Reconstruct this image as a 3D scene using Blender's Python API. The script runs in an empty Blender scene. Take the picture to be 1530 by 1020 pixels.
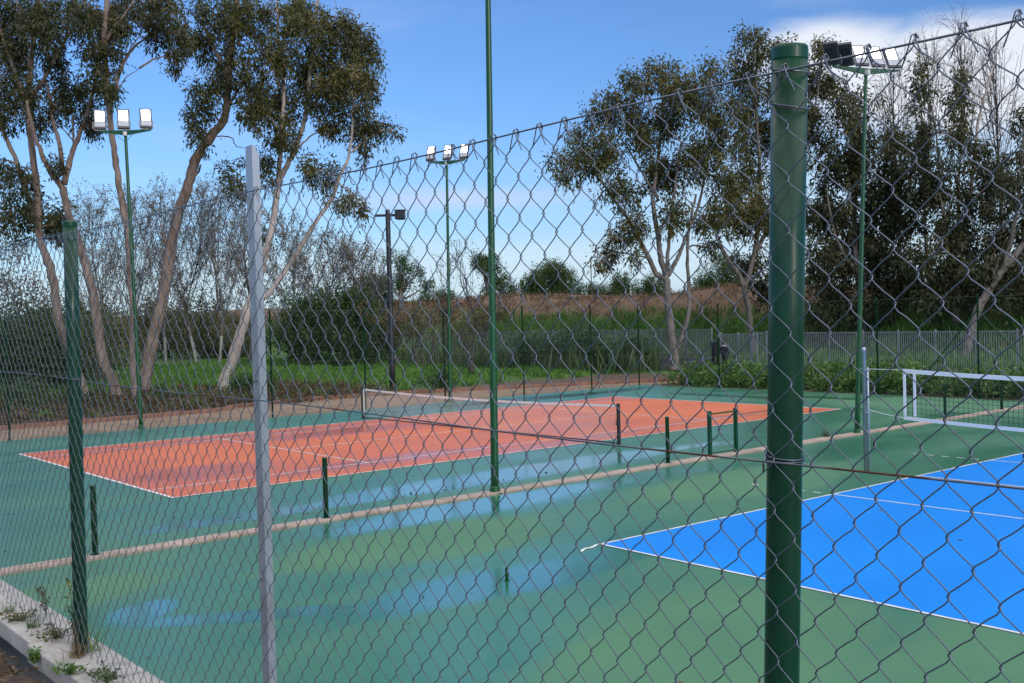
import bpy, bmesh, math, random
import numpy as np
from mathutils import Vector, Matrix

random.seed(7)
rng = np.random.default_rng(11)
D = bpy.data
scene = bpy.context.scene
col = scene.collection
PI = math.pi

# ------------------------------------------------------------------ camera
# World: x runs along the tennis court, y across it (away from the camera), z up, metres.
F = 1584.92                                   # focal length in pixels of a 1530 x 1020 frame
CAM = np.array([-8.3022, -20.7786, 3.4390])
YAW, PIT, ROL = -0.69520, -0.021924, -0.026837
_f = np.array([-math.sin(YAW)*math.cos(PIT), math.cos(YAW)*math.cos(PIT), math.sin(PIT)])
_r = np.array([math.cos(YAW), math.sin(YAW), 0.0])
_u = np.cross(_r, _f)
RT = math.cos(ROL)*_r + math.sin(ROL)*_u
UP = -math.sin(ROL)*_r + math.cos(ROL)*_u
FW = _f

cam_d = D.cameras.new('camera')
cam = D.objects.new('camera', cam_d)
col.objects.link(cam)
cam_d.sensor_width = 36
cam_d.lens = 36*F/1530
cam_d.clip_start = 0.05
cam_d.clip_end = 3000
cam.matrix_world = Matrix(((RT[0], UP[0], -FW[0], CAM[0]), (RT[1], UP[1], -FW[1], CAM[1]),
                           (RT[2], UP[2], -FW[2], CAM[2]), (0, 0, 0, 1)))
scene.camera = cam


def at(px, py, d):
    """the point that lies d metres ahead, in the direction of that spot of the survey photograph"""
    return CAM + d*(FW + RT*(px-765)/F - UP*(py-510)/F)


# ------------------------------------------------------------------ tagging
def tag(o, label=None, cat=None, group=None, kind=None):
    if label: o['label'] = label
    if cat: o['category'] = cat
    if group: o['group'] = group
    if kind: o['kind'] = kind
    return o


def empty(name, loc=(0, 0, 0), rz=0):
    o = D.objects.new(name, None)
    o.location = loc
    o.rotation_euler = (0, 0, rz)
    col.objects.link(o)
    return o


def copy_tree(o, parent=None):
    c = o.copy()
    col.objects.link(c)
    if parent is not None:
        c.parent = parent
    for ch in list(o.children):
        copy_tree(ch, c)
    return c


# ------------------------------------------------------------------ mesh builder
class MB:
    def __init__(s):
        s.v = []; s.f = []

    def add(s, vs, fs):
        n = len(s.v)
        s.v += [tuple(float(c) for c in v) for v in vs]
        s.f += [tuple(i+n for i in f) for f in fs]

    def box(s, c, d, m=None):
        x, y, z = d[0]/2, d[1]/2, d[2]/2
        vs = [Vector((sx*x, sy*y, sz*z)) for sx in (-1, 1) for sy in (-1, 1) for sz in (-1, 1)]
        if m is not None: vs = [m @ v for v in vs]
        vs = [v + Vector(c) for v in vs]
        s.add(vs, [(0, 1, 3, 2), (4, 6, 7, 5), (0, 4, 5, 1), (2, 3, 7, 6), (0, 2, 6, 4), (1, 5, 7, 3)])

    def tube(s, pts, rad, n=8, cap=True):
        pts = np.array(pts, float)
        rad = np.full(len(pts), rad) if np.isscalar(rad) else np.array(rad, float)
        t = np.gradient(pts, axis=0)
        t /= np.linalg.norm(t, axis=1)[:, None] + 1e-9
        ref = np.array([0, 0, 1.0]) if abs(t[0][2]) < .9 else np.array([1.0, 0, 0])
        u = np.cross(t[0], ref); u /= np.linalg.norm(u)
        ang = np.arange(n)*2*PI/n
        vs = []
        for i in range(len(pts)):
            u = u - t[i]*np.dot(u, t[i]); u /= np.linalg.norm(u) + 1e-9
            w = np.cross(t[i], u)
            for a in ang:
                vs.append(pts[i] + rad[i]*(math.cos(a)*u + math.sin(a)*w))
        fs = []
        for i in range(len(pts)-1):
            for k in range(n):
                a = i*n+k; b = i*n+(k+1) % n
                fs.append((a, b, b+n, a+n))
        if cap:
            fs.append(tuple(range(n-1, -1, -1)))
            fs.append(tuple((len(pts)-1)*n+k for k in range(n)))
        s.add(vs, fs)

    def lathe(s, c, prof, n=20):
        vs = []
        for r, z in prof:
            for k in range(n):
                a = 2*PI*k/n
                vs.append((c[0]+r*math.cos(a), c[1]+r*math.sin(a), c[2]+z))
        fs = []
        for i in range(len(prof)-1):
            for k in range(n):
                a = i*n+k; b = i*n+(k+1) % n
                fs.append((a, b, b+n, a+n))
        fs.append(tuple(range(n-1, -1, -1)))
        fs.append(tuple((len(prof)-1)*n+k for k in range(n)))
        s.add(vs, fs)

    def build(s, name, m, parent=None, smooth=False, bevel=0):
        me = D.meshes.new(name)
        me.from_pydata(s.v, [], s.f)
        me.update()
        if smooth:
            me.polygons.foreach_set('use_smooth', [True]*len(me.polygons))
        me.materials.append(m)
        o = D.objects.new(name, me)
        col.objects.link(o)
        if parent is not None: o.parent = parent
        if bevel:
            b = o.modifiers.new('bevel', 'BEVEL'); b.width = bevel; b.segments = 2; b.limit_method = 'ANGLE'
        return o


def quads_mesh(name, V, m, tint=None, parent=None, smooth=False, nv=4):
    """V: (n, nv, 3) array: one polygon per row"""
    n = len(V)
    me = D.meshes.new(name)
    me.vertices.add(n*nv)
    me.vertices.foreach_set('co', np.ascontiguousarray(V, dtype=np.float32).ravel())
    me.loops.add(n*nv)
    me.loops.foreach_set('vertex_index', np.arange(n*nv, dtype=np.int32))
    me.polygons.add(n)
    me.polygons.foreach_set('loop_start', np.arange(0, n*nv, nv, dtype=np.int32))
    me.polygons.foreach_set('loop_total', np.full(n, nv, dtype=np.int32))
    if tint is not None:
        a = me.attributes.new('tint', 'FLOAT', 'FACE')
        a.data.foreach_set('value', np.ascontiguousarray(tint, dtype=np.float32))
    me.update(calc_edges=True)
    me.materials.append(m)
    o = D.objects.new(name, me)
    col.objects.link(o)
    if parent is not None: o.parent = parent
    return o


# ------------------------------------------------------------------ materials
def new_mat(name):
    m = D.materials.new(name)
    m.use_nodes = True
    nt = m.node_tree
    b = nt.nodes['Principled BSDF']
    return m, nt, b


def N(nt, t, **kw):
    n = nt.nodes.new(t)
    for k, v in kw.items():
        setattr(n, k, v)
    return n


def L(nt, a, b):
    nt.links.new(a, b)


def noise(nt, scale, detail=4, rough=.6, vec=None, dist=0):
    n = N(nt, 'ShaderNodeTexNoise')
    n.inputs['Scale'].default_value = scale
    n.inputs['Detail'].default_value = detail
    n.inputs['Roughness'].default_value = rough
    n.inputs['Distortion'].default_value = dist
    if vec is not None: L(nt, vec, n.inputs['Vector'])
    return n.outputs['Fac']


def ramp(nt, fac, stops):
    r = N(nt, 'ShaderNodeValToRGB')
    cr = r.color_ramp
    while len(cr.elements) < len(stops): cr.elements.new(.5)
    for e, (p, c) in zip(cr.elements, stops):
        e.position = p
        e.color = (*c, 1) if len(c) == 3 else c
    L(nt, fac, r.inputs['Fac'])
    return r.outputs['Color']


def mrange(nt, fac, a, b, c, d, smooth=False):
    r = N(nt, 'ShaderNodeMapRange')
    r.interpolation_type = 'SMOOTHSTEP' if smooth else 'LINEAR'
    for i, v in enumerate((a, b, c, d)): r.inputs[i+1].default_value = v
    L(nt, fac, r.inputs[0])
    return r.outputs[0]


def math_n(nt, op, a, b=None):
    n = N(nt, 'ShaderNodeMath', operation=op)
    for i, v in enumerate((a, b)):
        if v is None: continue
        if isinstance(v, (int, float)): n.inputs[i].default_value = v
        else: L(nt, v, n.inputs[i])
    return n.outputs[0]


def mixc(nt, fac, a, b, mode='MIX'):
    n = N(nt, 'ShaderNodeMix', data_type='RGBA', blend_type=mode)
    for i, v in ((0, fac), (6, a), (7, b)):
        if isinstance(v, (int, float)): n.inputs[i].default_value = v
        elif isinstance(v, tuple): n.inputs[i].default_value = (*v, 1)
        else: L(nt, v, n.inputs[i])
    return n.outputs[2]


def bump(nt, b, h, strength=.3, dist=.02):
    n = N(nt, 'ShaderNodeBump')
    n.inputs['Strength'].default_value = strength
    n.inputs['Distance'].default_value = dist
    L(nt, h, n.inputs['Height'])
    L(nt, n.outputs['Normal'], b.inputs['Normal'])


def pos(nt):
    return N(nt, 'ShaderNodeNewGeometry').outputs['Position']


def simple(name, c, rough=.5, metal=0, var=.25, scale=6, bmp=.1, spec=.5, c2=None, coat=0):
    """a colour with mottled variation and a slight surface relief"""
    m, nt, b = new_mat(name)
    p = pos(nt)
    n = noise(nt, scale, 5, .65, p)
    lo = tuple(x*(1-var) for x in c); hi = c2 if c2 else tuple(min(1, x*(1+var)) for x in c)
    L(nt, ramp(nt, n, [(.3, lo), (.7, hi)]), b.inputs['Base Color'])
    L(nt, mrange(nt, n, .3, .7, rough*.8, min(1, rough*1.2)), b.inputs['Roughness'])
    b.inputs['Metallic'].default_value = metal
    b.inputs['Specular IOR Level'].default_value = spec
    b.inputs['Coat Weight'].default_value = coat
    if bmp: bump(nt, b, noise(nt, scale*8, 3, .6, p), bmp, .01)
    return m


M = {}
M['green_paint'] = simple('green_paint', (.003, .047, .022), .30, 0, .18, 6, .05, .38, c2=(.004, .060, .028))
M['mast_paint'] = simple('mast_paint', (.005, .068, .022), .36, 0, .15, 5, .03)
M['dark_steel'] = simple('dark_steel', (.025, .027, .035), .45, .3, .3, 5, .05)
M['galvanised'] = simple('galvanised', (.40, .43, .48), .42, .5, .12, 9, .02)
M['white_webbing'] = simple('white_webbing', (.78, .78, .78), .7, 0, .08, 30, .1)
M['net_cord'] = simple('net_cord', (.02, .02, .022), .8, 0, .2, 30, 0)
M['pale_cord'] = simple('pale_cord', (.55, .5, .48), .8, 0, .2, 30, 0)
M['black_paint'] = simple('black_paint', (.012, .012, .014), .4, 0, .3, 10, .05)
M['lamp_grey'] = simple('lamp_grey', (.07, .07, .08), .45, .3, .2, 10, .05)
M['cable'] = simple('cable', (.6, .6, .58), .5, 0, .2, 10, 0)


m, nt, b = new_mat('post_paint')
p = pos(nt)
mp = N(nt, 'ShaderNodeMapping'); mp.inputs['Scale'].default_value = (1, 1, .35); L(nt, p, mp.inputs['Vector'])
n1 = noise(nt, 14, 5, .65, mp.outputs[0]); n2 = noise(nt, 95, 4, .7, p); n3 = noise(nt, 38, 5, .75, mp.outputs[0])
c = ramp(nt, n1, [(.3, (.0028, .042, .019)), (.7, (.0040, .060, .028))])
c = mixc(nt, mrange(nt, n2, .70, .74, 0, .8), c, (.05, .06, .05))
c = mixc(nt, mrange(nt, n3, .66, .80, 0, .45, True), c, (.035, .075, .055))
L(nt, c, b.inputs['Base Color'])
L(nt, mrange(nt, n3, .3, .75, .22, .50), b.inputs['Roughness'])
b.inputs['Specular IOR Level'].default_value = .4
bump(nt, b, n3, .06, .004)
M['post_paint'] = m


def wire_mat(name, base, rust):
    m, nt, b = new_mat(name)
    p = pos(nt)
    n = noise(nt, 5.5, 4, .6, p)
    f = mrange(nt, n, rust, rust+.05, 0, 1, True)
    n2 = noise(nt, 60, 3, .6, p)
    c = mixc(nt, f, ramp(nt, n2, [(.3, tuple(x*.75 for x in base)), (.7, base)]),
             ramp(nt, n2, [(.3, (.05, .018, .012)), (.7, (.13, .05, .03))]))
    L(nt, c, b.inputs['Base Color'])
    L(nt, mrange(nt, f, 0, 1, .85, .05), b.inputs['Metallic'])
    L(nt, mrange(nt, f, 0, 1, .36, .85), b.inputs['Roughness'])
    return m


M['mesh_wire'] = wire_mat('mesh_wire', (.175, .20, .25), .70)
M['tension_wire'] = wire_mat('tension_wire', (.20, .205, .23), .53)


def emit(name, c, s):
    m, nt, b = new_mat(name)
    b.inputs['Base Color'].default_value = (.9, .9, .9, 1)
    b.inputs['Emission Color'].default_value = (*c, 1)
    b.inputs['Emission Strength'].default_value = s
    b.inputs['Roughness'].default_value = .15
    # the individual light emitters show as a faint grid
    p = N(nt, 'ShaderNodeTexCoord').outputs['Object']
    w = noise(nt, 9, 2, .5, p)
    L(nt, mrange(nt, w, .3, .7, s*.85, s*1.15), b.inputs['Emission Strength'])
    return m


M['lit_glass'] = emit('lit_glass', (1, .985, .94), 6)


def ellipses(nt, p, lst, wob, amp, lo, hi):
    """soft union of ellipses lying on the ground: centre, radii, direction"""
    acc = None
    for (x, y, rx, ry, a) in lst:
        q = N(nt, 'ShaderNodeVectorMath', operation='SUBTRACT'); L(nt, p, q.inputs[0]); q.inputs[1].default_value = (x, y, 0)
        v = q.outputs[0]
        if abs(a) > .01:
            rt = N(nt, 'ShaderNodeVectorRotate', rotation_type='Z_AXIS'); rt.inputs['Angle'].default_value = -a; L(nt, v, rt.inputs['Vector']); v = rt.outputs[0]
        sc = N(nt, 'ShaderNodeVectorMath', operation='MULTIPLY'); L(nt, v, sc.inputs[0]); sc.inputs[1].default_value = (1/rx, 1/ry, 0)
        ln = N(nt, 'ShaderNodeVectorMath', operation='LENGTH'); L(nt, sc.outputs[0], ln.inputs[0])
        acc = ln.outputs['Value'] if acc is None else math_n(nt, 'MINIMUM', acc, ln.outputs['Value'])
    e = math_n(nt, 'ADD', acc, math_n(nt, 'MULTIPLY', math_n(nt, 'SUBTRACT', wob, .5), amp))
    return mrange(nt, e, lo, hi, 1, 0, True)


def court_mat(name, c_lo, c_hi, wetcol, pud_l, dry_l, base_wet, r_dry, r_wet, film=0.):
    """acrylic court paint after rain: drying patches are matt and pale, damp ones darker and glossy"""
    m, nt, b = new_mat(name)
    p = pos(nt)
    mp = N(nt, 'ShaderNodeMapping'); mp.inputs['Scale'].default_value = (.16, .42, 1); L(nt, p, mp.inputs['Vector'])
    big = noise(nt, 1.0, 3, .5, mp.outputs[0], .4)
    mp2 = N(nt, 'ShaderNodeMapping'); mp2.inputs['Scale'].default_value = (.35, 1.4, 1); mp2.inputs['Location'].default_value = (3, 7, 0); L(nt, p, mp2.inputs['Vector'])
    med = noise(nt, 1.0, 4, .55, mp2.outputs[0], .3)
    fine = noise(nt, 140, 2, .7, p)
    spots = noise(nt, 2.6, 6, .75, p)
    wet = math_n(nt, 'ADD', mrange(nt, big, .32, .68, -.22, .22, True), base_wet)
    if dry_l:
        wet = math_n(nt, 'SUBTRACT', wet, math_n(nt, 'MULTIPLY', ellipses(nt, p, dry_l, med, .7, .55, 1.25), .75))
    if pud_l:
        pud = ellipses(nt, p, pud_l, med, 1.1, .45, 1.2)
        wet = math_n(nt, 'ADD', wet, math_n(nt, 'MULTIPLY', pud, .6))
        L(nt, math_n(nt, 'MULTIPLY', pud, film), b.inputs['Coat Weight']); b.inputs['Coat Roughness'].default_value = .13; b.inputs['Coat IOR'].default_value = 1.4
    cl = N(nt, 'ShaderNodeClamp'); L(nt, wet, cl.inputs[0]); wet = cl.outputs[0]
    tone = noise(nt, .45, 5, .6, p)
    base = ramp(nt, tone, [(.3, c_lo), (.7, c_hi)])
    grit = ramp(nt, fine, [(.25, (.86, .86, .86)), (.75, (1.08, 1.08, 1.08))])
    base = mixc(nt, 1.0, base, grit, 'MULTIPLY')
    stain = ramp(nt, spots, [(.30, (.80, .80, .78)), (.42, (1, 1, 1)), (.68, (1, 1, 1)), (.82, (1.10, 1.10, 1.08))])
    base = mixc(nt, 1.0, base, stain, 'MULTIPLY')
    base = mixc(nt, wet, base, mixc(nt, 1.0, base, wetcol, 'MULTIPLY'))
    L(nt, base, b.inputs['Base Color'])
    L(nt, mrange(nt, wet, 0, 1, r_dry, r_wet), b.inputs['Roughness'])
    b.inputs['Specular IOR Level'].default_value = .5
    bn = N(nt, 'ShaderNodeBump'); bn.inputs['Distance'].default_value = .003
    L(nt, mrange(nt, wet, 0, 1, .4, .0), bn.inputs['Strength'])
    L(nt, fine, bn.inputs['Height']); L(nt, bn.outputs[0], b.inputs['Normal'])
    return m


PUD_G = [(.3, -9.95, 2.6, .75, -.06), (-3.6, -8.0, .6, .35, .6), (-2.6, -9.2, 1.6, .3, -.5), (4.0, -5.35, 4.2, .75, .03), (7.0, -2.75, 6.8, .9, .02),
         (1.2, -3.1, 3.4, .5, 0), (26.4, 7.0, .6, 4.2, 0), (27.6, 3.0, .5, 2.2, 0), (22.0, 13.2, 7.0, .9, 0)]
DRY_G = [(1.0, -7.3, 2.7, 1.2, 0), (.4, -13.6, 2.8, 1.5, .1), (9.0, -7.2, 3.2, 1.4, 0), (27, -2, 2.5, 5, 0), (3, -17, 6, 2.5, .1), (-4.6, -6.4, 2.0, .8, 0)]
PUD_R = [(13.5, -.2, 2.4, .6, .1), (13.0, .9, 5.5, .45, .12), (20.5, 1.6, 3.2, .4, .1), (6.5, 1.4, 5, .8, .05), (5.0, 9.8, 6, .7, .02), (8.5, 8.5, 4, .9, 0), (2.0, 3.2, 2.2, 1.5, 0)]
DRY_R = [(9.5, 6.0, 6, 1.3, -.02), (21, 5.6, 3.4, 3.8, 0), (3, 7.7, 3, 1.3, 0), (5, 5, 3, .9, 0)]
M['court_green'] = court_mat('court_green', (.050, .172, .086), (.070, .205, .096), (.52, .88, 1.12), PUD_G, DRY_G, .62, .60, .15, .75)
M['court_red'] = court_mat('court_red', (.56, .125, .042), (.66, .155, .050), (.86, .80, .85), PUD_R, DRY_R, .34, .55, .20)
M['court_blue'] = court_mat('court_blue', (.001, .235, .80), (.002, .26, .85), (.88, .92, .96), None, None, .25, .46, .24)
M['court_blue'].node_tree.nodes['Principled BSDF'].inputs['Specular IOR Level'].default_value = .16
M['court_line'] = simple('court_line', (.72, .72, .72), .4, 0, .15, 3, .05)
M['faded_line'] = simple('faded_line', (.50, .55, .50), .5, 0, .25, 4, .05)

# concrete strip between the courts
m, nt, b = new_mat('pink_concrete')
p = pos(nt)
n1 = noise(nt, 1.6, 6, .7, p); n2 = noise(nt, 35, 4, .7, p)
c = ramp(nt, n1, [(.25, (.23, .175, .14)), (.5, (.44, .345, .285)), (.75, (.56, .46, .40))])
L(nt, mixc(nt, .6, c, ramp(nt, n2, [(.3, (.45, .45, .45)), (.7, (1, 1, 1))]), 'MULTIPLY'), b.inputs['Base Color'])
b.inputs['Roughness'].default_value = .8
bump(nt, b, n2, .5, .01)
M['pink_concrete'] = m

m, nt, b = new_mat('grey_concrete')
p = pos(nt)
n1 = noise(nt, 7, 6, .7, p); n2 = noise(nt, 90, 4, .7, p)
c = ramp(nt, n1, [(.28, (.20, .185, .16)), (.45, (.44, .41, .38)), (.75, (.60, .575, .54))])
L(nt, mixc(nt, .5, c, ramp(nt, n2, [(.3, (.5, .5, .5)), (.7, (1, 1, 1))]), 'MULTIPLY'), b.inputs['Base Color'])
b.inputs['Roughness'].default_value = .85
bump(nt, b, n2, .6, .006)
M['grey_concrete'] = m
M['old_concrete'] = simple('old_concrete', (.20, .20, .20), .9, 0, .4, 1.5, .3)
M['brick_edge'] = simple('brick_edge', (.23, .11, .075), .9, 0, .45, 4, .4)

m, nt, b = new_mat('sandy_path')
p = pos(nt)
n1 = noise(nt, .5, 6, .7, p); n2 = noise(nt, 12, 5, .75, p)
c = ramp(nt, n1, [(.3, (.20, .125, .08)), (.55, (.31, .215, .15)), (.75, (.38, .28, .205))])
L(nt, mixc(nt, .7, c, ramp(nt, n2, [(.3, (.45, .42, .4)), (.65, (1, 1, 1))]), 'MULTIPLY'), b.inputs['Base Color'])
b.inputs['Roughness'].default_value = .95
bump(nt, b, n2, .6, .03)
M['sandy_path'] = m

m, nt, b = new_mat('bank_soil')
p = pos(nt)
n1 = noise(nt, 3.5, 6, .7, p); n2 = noise(nt, 45, 5, .75, p)
c = ramp(nt, n1, [(.3, (.045, .026, .017)), (.55, (.12, .075, .05)), (.8, (.22, .16, .12))])
L(nt, mixc(nt, .7, c, ramp(nt, n2, [(.3, (.4, .4, .4)), (.65, (1, 1, 1))]), 'MULTIPLY'), b.inputs['Base Color'])
b.inputs['Roughness'].default_value = .95
bump(nt, b, n2, .8, .02)
M['bank_soil'] = m

# park ground: dirt near the path, grass beyond, dry brown soil on top of the embankment
m, nt, b = new_mat('park_ground')
p = pos(nt)
sx = N(nt, 'ShaderNodeSeparateXYZ'); L(nt, p, sx.inputs[0])
n1 = noise(nt, .35, 6, .7, p); n2 = noise(nt, 3, 5, .75, p)
grass = ramp(nt, n2, [(.3, (.022, .055, .010)), (.55, (.06, .14, .020)), (.8, (.11, .20, .035))])
dirt = ramp(nt, n2, [(.3, (.05, .03, .02)), (.55, (.12, .075, .05)), (.8, (.2, .13, .09))])
dry = ramp(nt, n2, [(.3, (.07, .038, .022)), (.55, (.19, .115, .07)), (.8, (.30, .20, .13))])
wob = math_n(nt, 'MULTIPLY', math_n(nt, 'SUBTRACT', n1, .5), 6)
fy = mrange(nt, math_n(nt, 'ADD', sx.outputs['Y'], wob), 22.5, 25.5, 1, 0, True)
fx = mrange(nt, sx.outputs['X'], 36, 39, 1, 0, True)
c = mixc(nt, math_n(nt, 'MULTIPLY', fy, fx), grass, dirt)
fz = mrange(nt, math_n(nt, 'ADD', sx.outputs['Z'], math_n(nt, 'MULTIPLY', math_n(nt, 'SUBTRACT', n1, .5), 3)), 2.6, 3.6, 0, 1, True)
L(nt, mixc(nt, fz, c, dry), b.inputs['Base Color'])
b.inputs['Roughness'].default_value = .95
bump(nt, b, n2, .8, .15)
M['park_ground'] = m


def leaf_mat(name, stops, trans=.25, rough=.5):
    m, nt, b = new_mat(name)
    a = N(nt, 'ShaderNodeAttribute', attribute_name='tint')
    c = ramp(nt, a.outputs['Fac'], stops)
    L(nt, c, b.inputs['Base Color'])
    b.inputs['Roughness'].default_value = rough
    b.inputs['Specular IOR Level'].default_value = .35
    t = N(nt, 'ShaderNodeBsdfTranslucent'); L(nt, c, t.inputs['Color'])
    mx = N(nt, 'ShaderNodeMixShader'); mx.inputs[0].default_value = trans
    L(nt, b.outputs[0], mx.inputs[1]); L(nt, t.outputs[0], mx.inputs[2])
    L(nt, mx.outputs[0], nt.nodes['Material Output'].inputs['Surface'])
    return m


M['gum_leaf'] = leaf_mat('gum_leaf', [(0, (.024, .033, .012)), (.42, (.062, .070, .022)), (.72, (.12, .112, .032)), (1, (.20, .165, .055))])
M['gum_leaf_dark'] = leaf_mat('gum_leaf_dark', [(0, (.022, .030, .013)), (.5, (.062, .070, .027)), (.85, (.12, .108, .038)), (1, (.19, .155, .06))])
M['grey_leaf'] = leaf_mat('grey_leaf', [(0, (.06, .054, .044)), (.5, (.17, .15, .12)), (1, (.33, .30, .24))])
M['evergreen_leaf'] = leaf_mat('evergreen_leaf', [(0, (.015, .033, .012)), (.5, (.040, .074, .023)), (1, (.09, .145, .042))])
M['pine_leaf'] = leaf_mat('pine_leaf', [(0, (.02, .045, .013)), (.5, (.05, .095, .025)), (1, (.10, .17, .045))])
M['fresh_leaf'] = leaf_mat('fresh_leaf', [(0, (.025, .06, .012)), (.5, (.06, .13, .025)), (1, (.13, .22, .05))])
M['olive_leaf'] = leaf_mat('olive_leaf', [(0, (.04, .045, .018)), (.5, (.10, .10, .04)), (1, (.2, .17, .07))])
M['mid_leaf'] = leaf_mat('mid_leaf', [(0, (.018, .04, .02)), (.5, (.045, .085, .04)), (1, (.10, .16, .075))])
M['brown_leaf'] = leaf_mat('brown_leaf', [(0, (.035, .022, .012)), (.5, (.09, .058, .03)), (1, (.19, .12, .06))])
M['grass_blade'] = leaf_mat('grass_blade', [(0, (.03, .085, .010)), (.5, (.075, .19, .022)), (1, (.16, .30, .05))])
M['dry_grass'] = leaf_mat('dry_grass', [(0, (.05, .03, .018)), (.5, (.16, .10, .055)), (1, (.32, .23, .13))])
M['reed'] = leaf_mat('reed', [(0, (.035, .065, .03)), (.5, (.08, .125, .055)), (1, (.16, .20, .10))])
M['yellow_leaf'] = leaf_mat('yellow_leaf', [(0, (.14, .14, .02)), (.5, (.4, .3, .03)), (1, (.6, .42, .05))])


def bark(name, lo, mid, hi):
    m, nt, b = new_mat(name)
    p = pos(nt)
    mp = N(nt, 'ShaderNodeMapping'); mp.inputs['Scale'].default_value = (2.2, 2.2, .55); L(nt, p, mp.inputs['Vector'])
    n1 = noise(nt, 1.4, 6, .7, mp.outputs[0], .6)
    n2 = noise(nt, 9, 4, .7, mp.outputs[0])
    c = ramp(nt, n1, [(.3, lo), (.5, mid), (.7, hi)])
    L(nt, mixc(nt, .5, c, ramp(nt, n2, [(.3, (.5, .5, .5)), (.7, (1, 1, 1))]), 'MULTIPLY'), b.inputs['Base Color'])
    b.inputs['Roughness'].default_value = .85
    bump(nt, b, n2, .6, .04)
    return m


M['gum_bark'] = bark('gum_bark', (.075, .05, .042), (.20, .145, .12), (.34, .27, .24))
M['pale_bark'] = bark('pale_bark', (.18, .13, .11), (.42, .36, .33), (.56, .50, .47))
M['grey_bark'] = bark('grey_bark', (.06, .05, .045), (.16, .14, .13), (.28, .25, .23))
M['twig_bark'] = bark('twig_bark', (.035, .028, .026), (.075, .06, .056), (.13, .108, .10))
M['white_bark'] = bark('white_bark', (.20, .19, .175), (.36, .345, .32), (.46, .44, .41))


# ------------------------------------------------------------------ foliage tools
def unit(a):
    return a/(np.linalg.norm(a, axis=-1, keepdims=True)+1e-9)


def leaf_quads(P, Dv, ln, wd):
    """diamond leaves at P pointing along Dv"""
    n = len(P)
    side = unit(np.cross(Dv, unit(rng.normal(size=(n, 3)))))
    l = (ln*rng.uniform(.65, 1.25, n))[:, None]; w = (wd*rng.uniform(.65, 1.25, n))[:, None]
    a = P; c = P+Dv*l; mid = P+Dv*l*.45
    return np.stack([a, mid+side*w*.5, c, mid-side*w*.5], 1)


def foliage(clusters, n_per, sub_r, ln, wd, droop=.7, density=1.0, spread=1.0):
    """clusters: (centre, (ra, rb, rc) along camera right / up / forward, tint) -> leaves gathered in tufts"""
    Vs, Ts = [], []
    for (c, r, t) in clusters:
        vol = (r[0]*r[1]*r[2])**(1/3)
        k = max(3, int(density*7.0*(vol/sub_r/2.2)**2))
        d = unit(rng.normal(size=(k, 3)))*(rng.uniform(.05, 1, (k, 1))**.55)*1.06
        d += rng.normal(size=(k, 3))*.15
        sc = np.array(c) + (d[:, :1]*r[0])*RT + (d[:, 1:2]*r[1])*UP + (d[:, 2:3]*r[2])*FW
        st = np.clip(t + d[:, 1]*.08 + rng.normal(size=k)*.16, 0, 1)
        sr = sub_r*rng.uniform(.55, 1.35, k)
        nn = (n_per*rng.uniform(.5, 1.4, k)).astype(int)+3
        idx = np.repeat(np.arange(k), nn); m = len(idx)
        off = rng.normal(size=(m, 3))*.5*sr[idx][:, None]*np.array([.85, .85, 1.25])*spread
        P = sc[idx]+off
        Dv = unit(unit(off)*.8 + rng.normal(size=(m, 3))*.55 + np.array([0, 0, -1.0])*droop*1.3)
        Vs.append(leaf_quads(P, Dv, ln, wd))
        Ts.append(np.clip(st[idx]+rng.normal(size=m)*.14, 0, 1))
    return np.concatenate(Vs), np.concatenate(Ts)


def smooth_path(pts, k=5, jit=0.0):
    pts = np.array(pts, float)
    ext = np.vstack([2*pts[0]-pts[1], pts, 2*pts[-1]-pts[-2]])
    out = []
    for i in range(1, len(ext)-2):
        p0, p1, p2, p3 = ext[i-1:i+3]
        for s in np.arange(k)/k:
            out.append(.5*((2*p1)+(-p0+p2)*s+(2*p0-5*p1+4*p2-p3)*s*s+(-p0+3*p1-3*p2+p3)*s**3))
    out.append(pts[-1])
    out = np.array(out)
    if jit: out[1:-1] += rng.normal(size=out[1:-1].shape)*jit
    return out


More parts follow.
